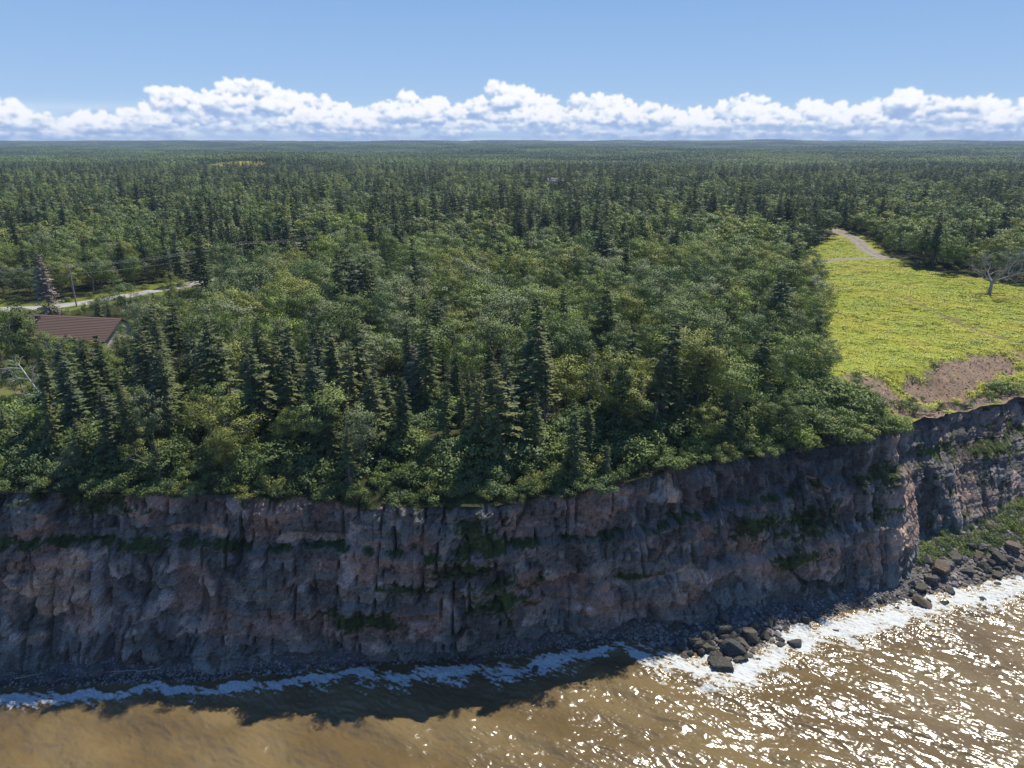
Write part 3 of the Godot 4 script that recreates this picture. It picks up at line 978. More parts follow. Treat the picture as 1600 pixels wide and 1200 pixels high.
var broad_tones := [Color(0.140, 0.190, 0.060), Color(0.180, 0.232, 0.072), Color(0.120, 0.174, 0.072), Color(0.210, 0.235, 0.064), Color(0.190, 0.222, 0.120), Color(0.098, 0.138, 0.046), Color(0.215, 0.280, 0.064)]
var broad_words := ["mid green", "fresh green", "bluish green", "yellowish green", "grey-green", "deep green", "bright lime green"]
var spruce_tones := [Color(0.082, 0.108, 0.038), Color(0.104, 0.130, 0.042), Color(0.084, 0.112, 0.056), Color(0.140, 0.155, 0.050)]
var spruce_words := ["dark green", "mossy green", "bluish dark", "olive green"]

func wide_of(t: Array) -> float:
	return 1.0 + 0.24 * sin(t[3] * 5.0 + t[2] * 9.0)

func build_woods() -> void:
	var bl := []
	for k in 9: bl.append(broadleaf(100 + k * 7, 10.5, [36, 26, 42, 32, 22, 46, 30, 38, 26][k], 128, 0.24, Color(0.30, 0.28, 0.25) if k % 2 == 0 else Color(0.17, 0.15, 0.13)))
	var sp := []
	for k in 9: sp.append(spruce(200 + k * 5, 12.5, [0.20, 0.26, 0.16, 0.23, 0.19, 0.28, 0.15, 0.24, 0.21][k], 16, [0.46, 0.52, 0.40, 0.56, 0.44, 0.5, 0.42, 0.6, 0.48][k], 0.40, [0.1, 0.16, 0.22, 0.12, 0.38, 0.08, 0.3, 0.2, 0.05][k]))
	var bl_far := []
	for k in 5: bl_far.append(broadleaf(300 + k, 10.5, 26, 70, 0.42, Color(0.2, 0.18, 0.16), 4)[1])
	var sp_far := []
	for k in 4: sp_far.append(spruce(400 + k, 12.5, [0.19, 0.22, 0.17, 0.205][k], 5, 0.65, 0.72)[1])
	var sh := []
	for k in 4: sh.append(shrub(500 + k, 2.8, [1.8, 2.4, 1.4, 2.0][k], 13, 76, 0.18))
	for k in 7: M["b%d" % k] = leaf_mat(broad_tones[k])
	for k in 4: M["s%d" % k] = leaf_mat(spruce_tones[k], 0.42)
	M.leaf_any = leaf_mat(Color.WHITE)
	M.needle_any = leaf_mat(Color.WHITE, 0.42)
	M.bark = mat(Color.WHITE, 0.9)
	M.bark_plain = mat(Color(0.19, 0.17, 0.15), 0.9, false)
	# ---- where every tree stands
	var trees := []   # [kind 0 broad 1 spruce 2 shrub, pos, scale, turn, variant, tone, size in view, back]
	var grove := noise("grove", 0.016, FastNoiseLite.TYPE_SIMPLEX_SMOOTH, 2)
	var grove2 := noise("grove2", 0.05, FastNoiseLite.TYPE_SIMPLEX_SMOOTH, 2)
	var tonen := noise("tone", 0.03, FastNoiseLite.TYPE_SIMPLEX_SMOOTH, 2)
	rng.seed = 4242
	var chosen := [[-59.3, -84.3, 9], [-54.3, -81.6, 7], [-47.4, -82.4, 11], [-43.4, -79.3, 6.5], [-45.4, -86.5, 12], [-35.5, -97.5, 14], [-31.5, -94.3, 13], [-25.9, -88.1, 12.5], [-24.7, -94.6, 12], [-19.9, -78.4, 7.5], [-11.6, -115.0, 13], [-18.1, -123.9, 12], [-14.2, -114.6, 12], [9.1, -117.9, 14], [3.9, -105.8, 12], [17.0, -120.7, 14], [12.2, -119.1, 11], [0.0, -179.2, 13], [-5.5, -221.5, 13], [-52.1, -263.4, 14], [-63.5, -240.5, 14], [7.9, -81.0, 10], [19.6, -90.8, 11], [27.0, -96.9, 11], [52.9, -118.6, 10], [16.5, -88.9, 9], [-89.0, -206.5, 13], [-114.1, -191.5, 13], [-116.3, -197.1, 13], [-97.5, -202.2, 13], [30.1, -285.7, 12], [43.0, -307.1, 14], [43.4, -189.9, 9], [-23.2, -83.4, 10], [13.8, -92.1, 10], [-34.6, -88.8, 11], [-47.5, -90.8, 11], [-14.2, -84.4, 8], [-47.3, -101.9, 11], [110.5, -265.5, 12], [113, -268, 13], [1.5, -182, 12], [2.5, -176, 9], [-104, -203, 14], [-109, -200, 12], [-92, -196, 12]]
	for e in chosen:
		trees.append([1, Vector3(e[0], land(e[0], e[1]), e[1]), e[2] / 12.5 * 1.05, rng.randf() * TAU, rng.randi() % 9, rng.randi() % 4, 0.0, back_from_edge(e[0], e[1])])
	var dist := 0.0
	var step := 3.3
	var z := -68.0
	while z > -950.0:
		var half := -z * 0.80 + 25.0
		step = 5.4 if z > -250.0 else (5.2 if z > -450.0 else 5.6)
		var x := -half
		while x < half:
			var px := x + rng.randf_range(-0.5, 0.5) * step
			var pz := z + rng.randf_range(-0.5, 0.5) * step
			x += step * rng.randf_range(0.85, 1.15)
			var u := back_from_edge(px, pz)
			if u < 1.2: continue
			var p2 := Vector2(px, pz)
			var shrub_only := false
			var cap := 99.0
			if px > 40.0 and u < 300.0:
				if inside(p2, MEADOW): continue
				if inside(p2, CLEARING): continue
				if near_line(p2, TRACK_B) < 4.5 or near_line(p2, TRACK_A) < 4.5: continue
			if px < 0.0 and pz > -380.0:
				var rd := near_line(p2, ROAD)
				if rd < 4.2: continue
				if rd < 8.0: cap = 2.5
				var ratio := px / pz
				if ratio > 0.41 and ratio < 0.78 and rng.randf() < (0.90 if ratio > 0.60 else 0.75):
					var gap := road_reach(px, pz)
					if gap > 0.0 and gap < 6.0: continue
					if gap > 0.0 and gap < 60.0: cap = minf(cap, 0.45 + 0.165 * gap)
				if inside(p2, LAWN): continue
				var hx := (p2 - HOUSE_AT).rotated(-0.175)
				if absf(hx.x) < 11.5 and absf(hx.y) < 6.5: continue
				if ratio > 0.56 and ratio < 0.70 and pz > -130.0 and rng.randf() < 0.9: cap = minf(cap, 3.9 + 0.27 * (127.0 + pz))
				if ratio > 0.62 and ratio < 0.70 and pz < -126.0 and pz > -156.0: cap = minf(cap, 3.0)
				if ratio > 0.70 and pz > -101.0 and pz < -80.0: cap = minf(cap, 1.6 + 0.22 * (102.0 + pz))
			if inside(p2, FARFIELD): continue
			var want := 0.14 + grove.get_noise_2d(px, pz) * 1.5 + grove2.get_noise_2d(px, pz) * 0.35
			if u < 24.0: want += 0.22 if px < 0.0 else 0.10
			elif u < 130.0 and px > -70.0: want -= 0.26
			if u > 170.0 and u < 900.0: want += 0.17
			if u > 170.0 and px > 0.0: want += 0.08
			if px > 40.0 and u < 20.0: want -= 0.5
			var is_spruce := rng.randf() < want
			if u < 3.5 and rng.randf() < 0.55: shrub_only = true
			if px > 44.0 and u < 15.0: shrub_only = true
			var kind := 1 if is_spruce else 0
			var s := rng.randf_range(0.75, 1.25) if kind == 1 else (rng.randf_range(0.70, 1.25) if rng.randf() > 0.25 else rng.randf_range(0.5, 0.8))
			if kind == 1 and rng.randf() < 0.2: s *= 0.65
			elif kind == 1 and u > 20.0: s *= rng.randf_range(0.8, 1.35)
			if u < 9.0: s *= lerpf(0.5, 0.95, u / 9.0)
			if px > 40.0 and u < 30.0: s *= 0.85
			if kind == 0 and rng.randf() < 0.12 : s *= 0.7
			if s * (12.5 if kind == 1 else 10.5) > cap:
				if cap < 3.0: shrub_only = true
				else: s = cap / (12.5 if kind == 1 else 10.5) * rng.randf_range(0.8, 1.0)
			var tone: int
			if kind == 1: tone = [0, 0, 1, 1, 2, 3][rng.randi() % 6]
			else:
				var q := tonen.get_noise_2d(px, pz) + rng.randf_range(-0.35, 0.35)
				tone = 5 if q < -0.4 else (2 if q < -0.22 else (0 if q < 0.0 else (4 if q < 0.14 else (1 if q < 0.32 else 3))))
				if rng.randf() < 0.03: tone = 6
			if shrub_only:
				kind = 2
				s = rng.randf_range(0.7, 1.25)
				tone = [0, 1, 1, 3, 6, 5][rng.randi() % 6]
			trees.append([kind, Vector3(px, land(px, pz) - 0.1, pz), s, rng.randf() * TAU, rng.randi() % (4 if kind == 2 else 9), tone, 0.0, u])
		z -= step * 0.9
	# shrubs along the brink and hanging over it
	var bx := -72.0
	while bx < 60.0:
		for k in 3:
			var px := bx + rng.randf_range(-0.8, 0.8)
			var u := rng.randf_range(-0.3, 5.0)
			var pz := line_at(TOP, px, 1) - u
			if px > 53.0 and inside(Vector2(px, pz), MEADOW): continue
			trees.append([2, Vector3(px, land(px, pz) - 0.25, pz), rng.randf_range(0.6, 1.25), rng.randf() * TAU, rng.randi() % 4, [0, 0, 1, 5, 5, 3, 2][rng.randi() % 7], 0.0, u])
		bx += 1.5
	for k in 900:
		var px := rng.randf_range(-75.0, 52.0)
		var u := rng.randf_range(3.0, 30.0)
		var pz := line_at(TOP, px, 1) - u
		var p2 := Vector2(px, pz)
		if inside(p2, LAWN) or inside(p2, MEADOW): continue
		trees.append([2, Vector3(px, land(px, pz) - 0.2, pz), rng.randf_range(1.0, 2.1), rng.randf() * TAU, rng.randi() % 4, [0, 0, 5, 5, 2, 1][rng.randi() % 6], 0.0, u])
	# thicket spilling over the brink beside the meadow
	for k in 90:
		var px := rng.randf_range(24.0, 57.0)
		var u := rng.randf_range(-0.8, 9.0)
		var pz := line_at(TOP, px, 1) - u
		trees.append([2, Vector3(px, land(px, pz) - 0.2, pz), rng.randf_range(0.8, 1.5), rng.randf() * TAU, rng.randi() % 4, [0, 1, 5, 2, 6, 3][rng.randi() % 6], 0.0, u])
	for e in [[63.6, -109.5, 1.1, 5], [65.2, -107.8, 0.9, 0], [66.3, -111.0, 0.8, 5], [60.5, -103.0, 0.8, 6], [58.8, -101.2, 0.9, 0], [84.5, -118.6, 1.2, 1], [87.0, -120.6, 1.3, 0], [89.5, -121.8, 1.4, 1], [92.5, -123.0, 1.3, 6], [90.0, -125.0, 1.0, 1], [68.0, -113.5, 0.6, 5], [72.0, -117.5, 0.5, 0], [57.5, -106.0, 1.0, 5], [56.0, -109.0, 1.1, 2], [54.5, -104.0, 1.2, 0], [79.0, -127.0, 0.7, 5], [59.0, -116.0, 0.7, 5]]:
		trees.append([2, Vector3(e[0], land(e[0], e[1]) - 0.15, e[1]), e[2], e[0], int(e[0]) % 4, e[3], 0.0, back_from_edge(e[0], e[1])])
	for e in [[-82.5, -121.5, 0.60, 0], [-78.5, -121.0, 0.50, 4], [-88.0, -119.0, 0.45, 1], [-70.5, -124.0, 0.52, 0], [-71.5, -129.0, 0.55, 1], [-73.5, -120.5, 0.5, 3]]:
		trees.append([0, Vector3(e[0], land(e[0], e[1]) - 0.15, e[1]), e[2], e[0], int(-e[0]) % 9, e[3], 0.0, back_from_edge(e[0], e[1])])
	for e in [[-90.5, -126.5, 1.2, 0], [-87.5, -125.8, 1.0, 3], [-84.5, -125.6, 1.25, 1], [-81.0, -124.8, 1.1, 0], [-78.0, -124.4, 1.2, 5], [-75.0, -123.6, 1.0, 1], [-92.0, -123.0, 1.3, 3]]:
		trees.append([2, Vector3(e[0], land(e[0], e[1]) - 0.15, e[1]), e[2], e[0], int(-e[0]) % 4, e[3], 0.0, back_from_edge(e[0], e[1])])
	for t in trees:
		var s := seen_at(t[1] + Vector3(0, 3, 0))
		var size: float = t[2] * [10.5, 12.5, 2.4][t[0]] / s.z
		if absf(s.x) > 1.02 or s.y > 1.05: size = -1.0
		t[6] = size
	# the largest of each kind stand alone; the rest are a mass
	var picked := [[], [], []]
	for k in 3:
		var l := trees.filter(func(t): return t[0] == k and t[6] > 0.0)
		l.sort_custom(func(a, b): return a[6] > b[6])
		if k == 2: l = l.filter(func(t): return t[7] < 5.5 or t[1].x > 50.0)
		picked[k] = l.slice(0, 292)
		for t in picked[k]: t.append(true)
	var who := {}
	for k in 3:
		for t in picked[k]:
			var size_word: String
			var s: float = t[2]
			if k == 0: size_word = "tall" if s > 1.0 else ("small" if s < 0.72 else "rounded")
			elif k == 1: size_word = "tall" if s > 0.98 else ("small" if s < 0.68 else "slender")
			else: size_word = "large" if s > 1.05 else ("low" if s < 0.8 else "leafy")
			var what: String = ["broadleaf tree", "spruce", "shrub"][k]
			var look: String = size_word + " " + (spruce_words[t[5]] if k == 1 else broad_words[t[5]]) + " " + what + " " + rowname(t[7])
			if not who.has(look): who[look] = []
			who[look].append(t)
	for look in who:
		var l: Array = who[look]
		l.sort_custom(func(a, b): return seen_at(a[1]).x < seen_at(b[1]).x)
		for i in l.size():
			var t: Array = l[i]
			var k: int = t[0]
			var o := base(["broadleaf_tree", "spruce_tree", "shrub"][k], t[1], t[3])
			var f: float = t[2]
			o.rotation = Vector3(sin(t[3] * 7.0) * 0.06, t[3], sin(t[3] * 11.0) * 0.06)
			o.scale = Vector3(f * wide_of(t), f, f * wide_of(t))
			var set_: Array = [bl, sp, sh][k][t[4]]
			part("trunk" if k < 2 else "stem", set_[0], M.bark, o)
			part("crown" if k < 2 else "foliage", set_[1], M[("s%d" if k == 1 else "b%d") % t[5]], o)
			var label: String = look
			if l.size() > 1: label += ", " + nth(i) + " of these from house side"
			tag(o, label, ["tree", "spruce", "shrub"][k], ["broadleaf trees of the headland woods", "spruces of the headland woods", "shrubs along the cliff top"][k])
	var mass := {}
	for t in trees:
		if t.size() > 8: continue
		if t[6] < 0.0 and (t[1].z < -400.0): continue
		var far: bool = seen_at(t[1]).z > 210.0
		var key: String
		if t[0] == 2: key = "2_%d" % t[4]
		elif t[0] == 0: key = ("0f_%d" % (t[4] % 5)) if far else ("0_%d" % t[4])
		else: key = ("1f_%d" % (t[4] % 4)) if far else ("1_%d" % t[4])
		if not mass.has(key): mass[key] = [[], []]
		mass[key][0].append(Transform3D(Basis.from_euler(Vector3(sin(t[3] * 7.0) * 0.06, t[3], sin(t[3] * 11.0) * 0.06)).scaled(Vector3(t[2] * wide_of(t), t[2], t[2] * wide_of(t))), t[1]))
		var c: Color = spruce_tones[t[5]] if t[0] == 1 else broad_tones[t[5]]
		mass[key][1].append(c * rng.randf_range(0.88, 1.14))
	var wood_words := {"0": "broadleaf crowns filling the woods behind the standing front trees", "0f": "distant mass of broadleaf trees beyond the headland woods", "1": "dark spruces filling the woods behind the front trees", "1f": "distant mass of dark spruces beyond the headland woods", "2": "tangle of leafy undergrowth along the cliff top"}
	for key in mass:
		var bits: PackedStringArray = key.split("_")
		var i := int(bits[1])
		var leafy: Material = M.needle_any if bits[0][0] == "1" else M.leaf_any
		var m: Mesh
		if bits[0].length() == 1:
			var pair: Array = {"0": bl, "1": sp, "2": sh}[bits[0]][i]
			var am := ArrayMesh.new()
			am.add_surface_from_arrays(Mesh.PRIMITIVE_TRIANGLES, pair[1].surface_get_arrays(0))
			am.add_surface_from_arrays(Mesh.PRIMITIVE_TRIANGLES, pair[0].surface_get_arrays(0))
			am.surface_set_material(0, leafy)
			am.surface_set_material(1, M.bark_plain)
			m = am
			leafy = null
		else: m = {"0f": bl_far, "1f": sp_far}[bits[0]][i]
		copies("woodland" if bits[0] != "2" else "undergrowth", m, leafy, mass[key][0], mass[key][1], wood_words[bits[0]], "woods" if bits[0] != "2" else "undergrowth")
	# ---- far forest in stands
	var stands := []
	for k in 4: stands.append(far_stand(600 + k, 46.0, 64, [0.2, 0.45, 0.7, 0.35][k]))
	var fx := [[[], []], [[], []], [[], []], [[], []]]
	rng.seed = 99
	z = -925.0
	while z > -9300.0:
		var st := 36.0 if z > -4500.0 else 60.0
		var half := -z * 0.80 + 40.0
		var x := -half
		while x < half:
			var px := x + rng.randf_range(-9, 9)
			var pz := z + rng.randf_range(-9, 9)
			x += st
			if Geometry2D.is_point_in_polygon(Vector2(px, pz), FARFIELD): continue
			if Vector2(px + 372, pz + 990).length() < 60.0: continue
			var g := noise("fargrove", 0.0028).get_noise_2d(px, pz) + rng.randf_range(-0.15, 0.15)
			var k := 0 if g < -0.2 else (3 if g < 0.0 else (1 if g < 0.2 else 2))
			var s := st / 36.0
			fx[k][0].append(Transform3D(Basis(Vector3.UP, rng.randf() * TAU).scaled(Vector3(s, rng.randf_range(0.85, 1.15), s)), Vector3(px, land(px, pz), pz)))
			fx[k][1].append(broad_tones[[0, 2, 5, 1][rng.randi() % 4]] * rng.randf_range(0.8, 1.05) * (1.0 - 0.5 * g))
		z -= st * 0.85
	for k in 4: copies("forest", stands[k], M.leaf_any, fx[k][0], fx[k][1], "far-off forest reaching to the horizon", "forest")

# ================================================================ single things
func gable_house(called: String, at: Vector3, turn: float, long: float, deep: float, wall_h: float, ridge_h: float, wallc: Color, roofc: Color, label: String) -> Node3D:
	var o := base(called, at, turn)
	tag(o, label, "house")
	var hx := long * 0.5
	var hz := deep * 0.5
	var wl := MB.new()
	wl.box(Vector3(-hx, -0.8, -hz), Vector3(hx, wall_h, hz), Color.WHITE)
	for e in [-1.0, 1.0]:
		wl.tri(Vector3(e * hx, wall_h, hz), Vector3(e * hx, wall_h, -hz), Vector3(e * hx, ridge_h - 0.1, 0), Color.WHITE, Vector3(e, 0, 0))
	part("wall", wl.mesh(), mat(wallc, 0.8), o)
	var rf := mat(roofc, 0.9)
	rf.albedo_texture = noise_tex(0.08, 0.7, 1.15, 31, FastNoiseLite.TYPE_SIMPLEX_SMOOTH, 256)
	rf.uv1_triplanar = true
	for e in [-1.0, 1.0]:
		var m := MB.new()
		var a := Vector3(-hx - 0.5, ridge_h, 0)
		var b := Vector3(hx + 0.5, ridge_h, 0)
		var drop := (ridge_h - wall_h) * (hz + 0.6) / hz
		var c := Vector3(hx + 0.5, ridge_h - drop, e * (hz + 0.6))
		var d := Vector3(-hx - 0.5, ridge_h - drop, e * (hz + 0.6))
		var up := Vector3(0, 0.16, 0)
		m.quad(a + up, b + up, c + up, d + up, Color.WHITE, Vector3(0, 1, e * 0.5).normalized())
		m.quad(a, b, c, d, Color.WHITE, Vector3(0, -1, -e * 0.5).normalized())
		m.quad(d, c, c + up, d + up, Color.WHITE, Vector3(0, 0, e))
		m.quad(b, c, c + up, b + up, Color.WHITE, Vector3(1, 0, 0))
		m.quad(a, d, d + up, a + up, Color.WHITE, Vector3(-1, 0, 0))
		var slope := part("roof", m.mesh(), rf, o)
		if e > 0.0: # courses of shingle, lapped down the slope
			for k in 14:
				var f := (k + 1) / 15.0
				var st := MB.new()
				var l := a.lerp(d, f) + up
				var r := b.lerp(c, f) + up
				st.box(l + Vector3(0, 0.0, -0.05), r + Vector3(0, 0.035, 0.05), Color.WHITE * 0.97)
				part("shingle_course", st.mesh(), rf, slope)
	var ch := MB.new()
	ch.box(Vector3(-hx + 0.9, ridge_h - 0.9, 0.9), Vector3(-hx + 1.7, ridge_h + 0.25, 1.5), Color.WHITE)
	part("roof_vent", ch.mesh(), mat(Color(0.06, 0.055, 0.055), 0.8), o)
	for k in 3:
		var x := lerpf(-hx + 2.5, hx - 2.5, k / 2.0)
		if k == 1:
			var dm := MB.new()
			dm.box(Vector3(x - 0.5, 0.0, hz), Vector3(x + 0.5, 2.05, hz + 0.06), Color.WHITE)
			var dr := part("door", dm.mesh(), mat(Color(0.28, 0.26, 0.24), 0.6), o)
			var hm := MB.new()
			hm.box(Vector3(x + 0.34, 0.95, hz + 0.06), Vector3(x + 0.42, 1.05, hz + 0.12), Color.WHITE)
			part("handle", hm.mesh(), mat(Color(0.4, 0.38, 0.3), 0.4), dr)
		else:
			var fm := MB.new()
			fm.box(Vector3(x - 0.85, 0.95, hz), Vector3(x + 0.85, 2.1, hz + 0.05), Color.WHITE)
			var w := part("window", fm.mesh(), mat(Color(0.7, 0.7, 0.68), 0.6), o)
			for q in [-1.0, 1.0]:
				var pm := MB.new()
				pm.box(Vector3(x + q * 0.4 - 0.34, 1.03, hz + 0.05), Vector3(x + q * 0.4 + 0.34, 2.02, hz + 0.07), Color.WHITE)
				part("pane", pm.mesh(), mat(Color(0.03, 0.035, 0.04), 0.08, true, 0.6), w)
	return o

func utility_pole(at: Vector3, tall: float, turn: float, label: String) -> void:
	var o := base("utility_pole", at, turn)
	tag(o, label, "utility pole", "utility poles of the power line")
	var m := MB.new()
	m.tube([Vector3(0, -0.8, 0), Vector3(0, tall, 0)], [0.19, 0.13], 8, Color.WHITE)
	part("pole", m.mesh(), mat(Color(0.33, 0.30, 0.27), 0.9), o)
	var c := MB.new()
	c.box(Vector3(-1.1, tall - 0.62, -0.08), Vector3(1.1, tall - 0.48, 0.08), Color.WHITE)
	part("crossarm", c.mesh(), mat(Color(0.28, 0.25, 0.22), 0.9), o)
	for x in [-1.0, 0.0, 1.0]:
		var i := MB.new()
		i.tube([Vector3(x, tall - 0.48 if x != 0.0 else tall, 0), Vector3(x, tall - 0.26 if x != 0.0 else tall + 0.2, 0)], [0.05, 0.07], 6, Color.WHITE)
		part("insulator", i.mesh(), mat(Color(0.55, 0.55, 0.53), 0.4), o)

func wire(a: Vector3, b: Vector3, sag: float, label: String) -> void:
	var pts := []
	var rad := []
	for k in 17:
		var t := k / 16.0
		pts.append(a.lerp(b, t) - Vector3(0, sag * 4.0 * t * (1.0 - t), 0))
		rad.append(0.013)
	var m := MB.new()
	m.tube(pts, rad, 4, Color.WHITE)
	solo("power_wire", m.mesh(), mat(Color(0.45, 0.45, 0.45), 0.5), label, "wire", "wires of the power line")

func power_line(spots: Array, tall: float, where: String) -> void:
	var last = null
	for i in spots.size():
		var p := Vector3(spots[i].x, land(spots[i].x, spots[i].y), spots[i].y)
		var dir: Vector2 = spots[mini(i + 1, spots.size() - 1)] - spots[maxi(i - 1, 0)]
		var turn := atan2(dir.x, dir.y)
		utility_pole(p, tall, turn, "wooden utility pole with crossarm %s, %s from the house end" % [where, nth(i)])
		var arms := []
		for x in [-1.0, 0.0, 1.0]: arms.append(p + Vector3(0, tall + (0.2 if x == 0.0 else -0.26), 0) + Vector3(cos(turn), 0, -sin(turn)) * x)
		arms.append(p + Vector3(0, tall - 2.0, 0))
		if last != null:
			for k in 4:
				wire(last[k], arms[k], 0.9, "thin grey %s wire %s, %s span from the house end" % [["near-side", "topmost", "far-side", "lowest"][k], where, nth(i - 1)])
		last = arms

func boulder_mesh(sd: int) -> ArrayMesh:
	rng.seed = sd
	var planes := []
	for k in 11: planes.append([rand_dir(), rng.randf_range(0.5, 0.9)])
	var n := FastNoiseLite.new()
	n.seed = sd
	n.frequency = 1.6
	var rings := 26
	var segs := 36
	var mb := MB.new()
	var pt := func(i: int, j: int) -> Vector3:
		var th := PI * i / rings
		var ph := TAU * (j % segs) / segs
		var d := Vector3(sin(th) * cos(ph), cos(th), sin(th) * sin(ph))
		var r := 1.15
		for p in planes:
			var q: float = d.dot(p[0])
			if q > 0.05: r = minf(r, p[1] / q)
		r *= 1.0 + 0.07 * n.get_noise_3dv(d * 2.0)
		return d * r * Vector3(1.0, 0.75, 0.85)
	for i in rings:
		for j in segs:
			var a: Vector3 = pt.call(i, j)
			var b: Vector3 = pt.call(i, j + 1)
			var c: Vector3 = pt.call(i + 1, j + 1)
			var d: Vector3 = pt.call(i + 1, j)
			var out := (a + b + c + d).normalized()
			var g := 1.0 + 0.35 * n.get_noise_3dv(out * 3.0 + Vector3(9, 0, 0))
			if i > 0: mb.tri(a, b, c, Color(g, g, g), face_out(a, b, c, out))
			if i < rings - 1: mb.tri(a, c, d, Color(g, g, g), face_out(a, c, d, out))
	return mb.mesh()

func face_out(a: Vector3, b: Vector3, c: Vector3, out: Vector3) -> Vector3:
	var f := (c - a).cross(b - a)
	if f.length() < 1e-9: return out
	f = f.normalized()
	return f if f.dot(out) > 0.0 else -f

func build_boulders() -> void:
	var shapes := []
	for k in 8: shapes.append(boulder_mesh(800 + k))
	var mats := []
	for c in [Color(0.105, 0.10, 0.085), Color(0.15, 0.135, 0.105), Color(0.085, 0.088, 0.085), Color(0.21, 0.165, 0.12), Color(0.19, 0.175, 0.16)]:
		var m := mat(c, 0.85, true, 0.4)
		m.albedo_texture = noise_tex(0.03, 0.45, 1.0, 40 + mats.size(), FastNoiseLite.TYPE_SIMPLEX_SMOOTH, 256)
		m.uv1_triplanar = true
		m.uv1_scale = Vector3.ONE * 0.5
		m.heightmap_enabled = true
		m.heightmap_texture = m.albedo_texture
		m.heightmap_scale = 6.0
		mats.append(m)
	var words := ["dark brownish", "tan-grey", "dark wet", "rusty tan", "pale grey"]
	# x, z, half width, material
	var list := [[26.4, -72.4, 1.75, 0], [28.4, -74.9, 1.55, 2], [31.3, -77.6, 1.35, 1], [29.6, -76.1, 1.0, 1], [37.0, -77.0, 0.95, 2], [35.0, -76.6, 0.8, 2], [28.0, -78.2, 1.1, 1], [25.0, -75.3, 1.0, 1], [23.6, -76.4, 0.85, 0], [21.8, -75.9, 0.75, 0], [26.8, -79.9, 0.8, 4], [28.6, -80.4, 0.95, 4], [33.2, -78.0, 0.7, 0], [48.3, -78.1, 1.05, 0], [50.6, -80.2, 0.75, 2], [51.4, -80.8, 0.7, 2], [57.8, -85.5, 1.5, 3], [61.4, -85.5, 0.85, 2], [64.0, -91.8, 1.5, 3], [65.5, -92.6, 1.3, 4], [66.8, -86.2, 0.9, 2], [70.0, -84.6, 0.85, 2], [72.6, -83.8, 0.8, 2], [74.5, -86.8, 0.85, 2], [15.9, -68.8, 0.55, 2], [31.2, -73.8, 0.45, 2], [33.6, -73.5, 0.42, 2], [35.7, -72.6, 0.5, 2], [74.5, -94.4, 1.2, 0], [78.5, -97.0, 1.4, 3], [71.2, -92.8, 1.0, 1], [-19.6, -70.4, 0.75, 3], [-4.3, -73.4, 0.85, 2], [3.0, -72.2, 0.7, 2], [59.5, -88.4, 0.9, 1], [62.0, -89.8, 1.0, 1], [-50.5, -70.9, 0.9, 4], [-55.6, -69.9, 0.8, 4], [33.7, -72.0, 0.5, 2], [67.9, -94.6, 1.1, 4], [63.0, -93.4, 1.0, 4], [43.5, -79.6, 0.5, 2]]
	rng.seed = 31
	for k in 48:
		var x := rng.randfn(27.5, 4.2)
		if x < 19.0 or x > 36.0: continue
		list.append([x, line_at(SHORE, x, 1) - rng.randf_range(-0.8, 4.5), rng.randf_range(0.32, 0.85), [0, 0, 1, 1, 2, 3][rng.randi() % 6]])
	for k in 130:
		var x := rng.randf_range(34.0, 104.0)
		if x < 55.0 and rng.randf() < 0.6: continue
		var back := rng.randf_range(-1.2, 3.0 if x < 58.0 else 6.5)
		list.append([x, line_at(SHORE, x, 1) - back, rng.randf_range(0.28, 0.8) * (1.25 if x > 64.0 else 0.9), [0, 1, 2, 2, 3, 4][rng.randi() % 6] if back > 0.3 else 2])
	var who := {}
	for e in list:
		var s := seen_at(Vector3(e[0], 0, e[1]))
		if absf(s.x) > 1.03: continue
		var size_word: String = "huge" if e[2] > 1.4 else ("large" if e[2] > 0.9 else ("middling" if e[2] > 0.55 else "small"))
		var at_y := beach_y(e[0], e[1])
		var where: String = "awash in the surf" if at_y < -0.1 else ("in the rock heap jutting out" if e[0] > 18.0 and e[0] < 37.0 else ("on the eastern boulder beach" if e[0] > 55.0 else "on the shingle"))
		var look: String = size_word + " " + words[e[3]] + " boulder " + where
		if not who.has(look): who[look] = []
		who[look].append([e, at_y])
	for look in who:
		var l: Array = who[look]
		l.sort_custom(func(a, b): return seen_at(Vector3(a[0][0], 0, a[0][1])).x < seen_at(Vector3(b[0][0], 0, b[0][1])).x)
		for i in l.size():
			var e: Array = l[i][0]
			var o := MeshInstance3D.new()
			o.name = numbered("boulder")
			o.mesh = shapes[rng.randi() % 8]
			o.material_override = mats[e[3]]
			add_child(o)
			o.position = Vector3(e[0], maxf(l[i][1], -0.55) + e[2] * 0.36, e[1])
			o.scale = Vector3(e[2] * rng.randf_range(0.85, 1.15), e[2] * rng.randf_range(0.8, 1.2), e[2] * rng.randf_range(0.85, 1.15))
			o.rotation = Vector3(rng.randf_range(-0.35, 0.35), rng.randf() * TAU, rng.randf_range(-0.35, 0.35))
			var label: String = look
			if l.size() > 1: label += ", " + nth(i) + " of these from the west"
			tag(o, label, "boulder", "boulders along the shore")
	# stones too small to tell apart
	var xf := []
	var cols := []
	for k in 9000:
		var x := rng.randf_range(-75.0, 106.0)
		var b := line_at(BASE, x, 1)
		var sh := line_at(SHORE, x, 1)
		var z := lerpf(b - 0.5, sh + 0.6, rng.randf())
		var r := rng.randf_range(0.06, 0.2) * (1.6 if x > 60.0 or (x > 18.0 and x < 36.0) else 1.0)
		if rng.randf() < 0.06: r *= 1.9
		xf.append(Transform3D(Basis.from_euler(Vector3(rng.randf() * TAU, rng.randf() * TAU, 0)).scaled(Vector3(r, r * 0.7, r * 1.2)), Vector3(x, beach_y(x, z) + r * 0.25, z)))
		var g := rng.randf_range(0.07, 0.24)
		cols.append(Color(g * rng.randf_range(0.98, 1.2), g, g * rng.randf_range(0.85, 1.05)))
	rng.seed = 5
	var pb := MB.new()
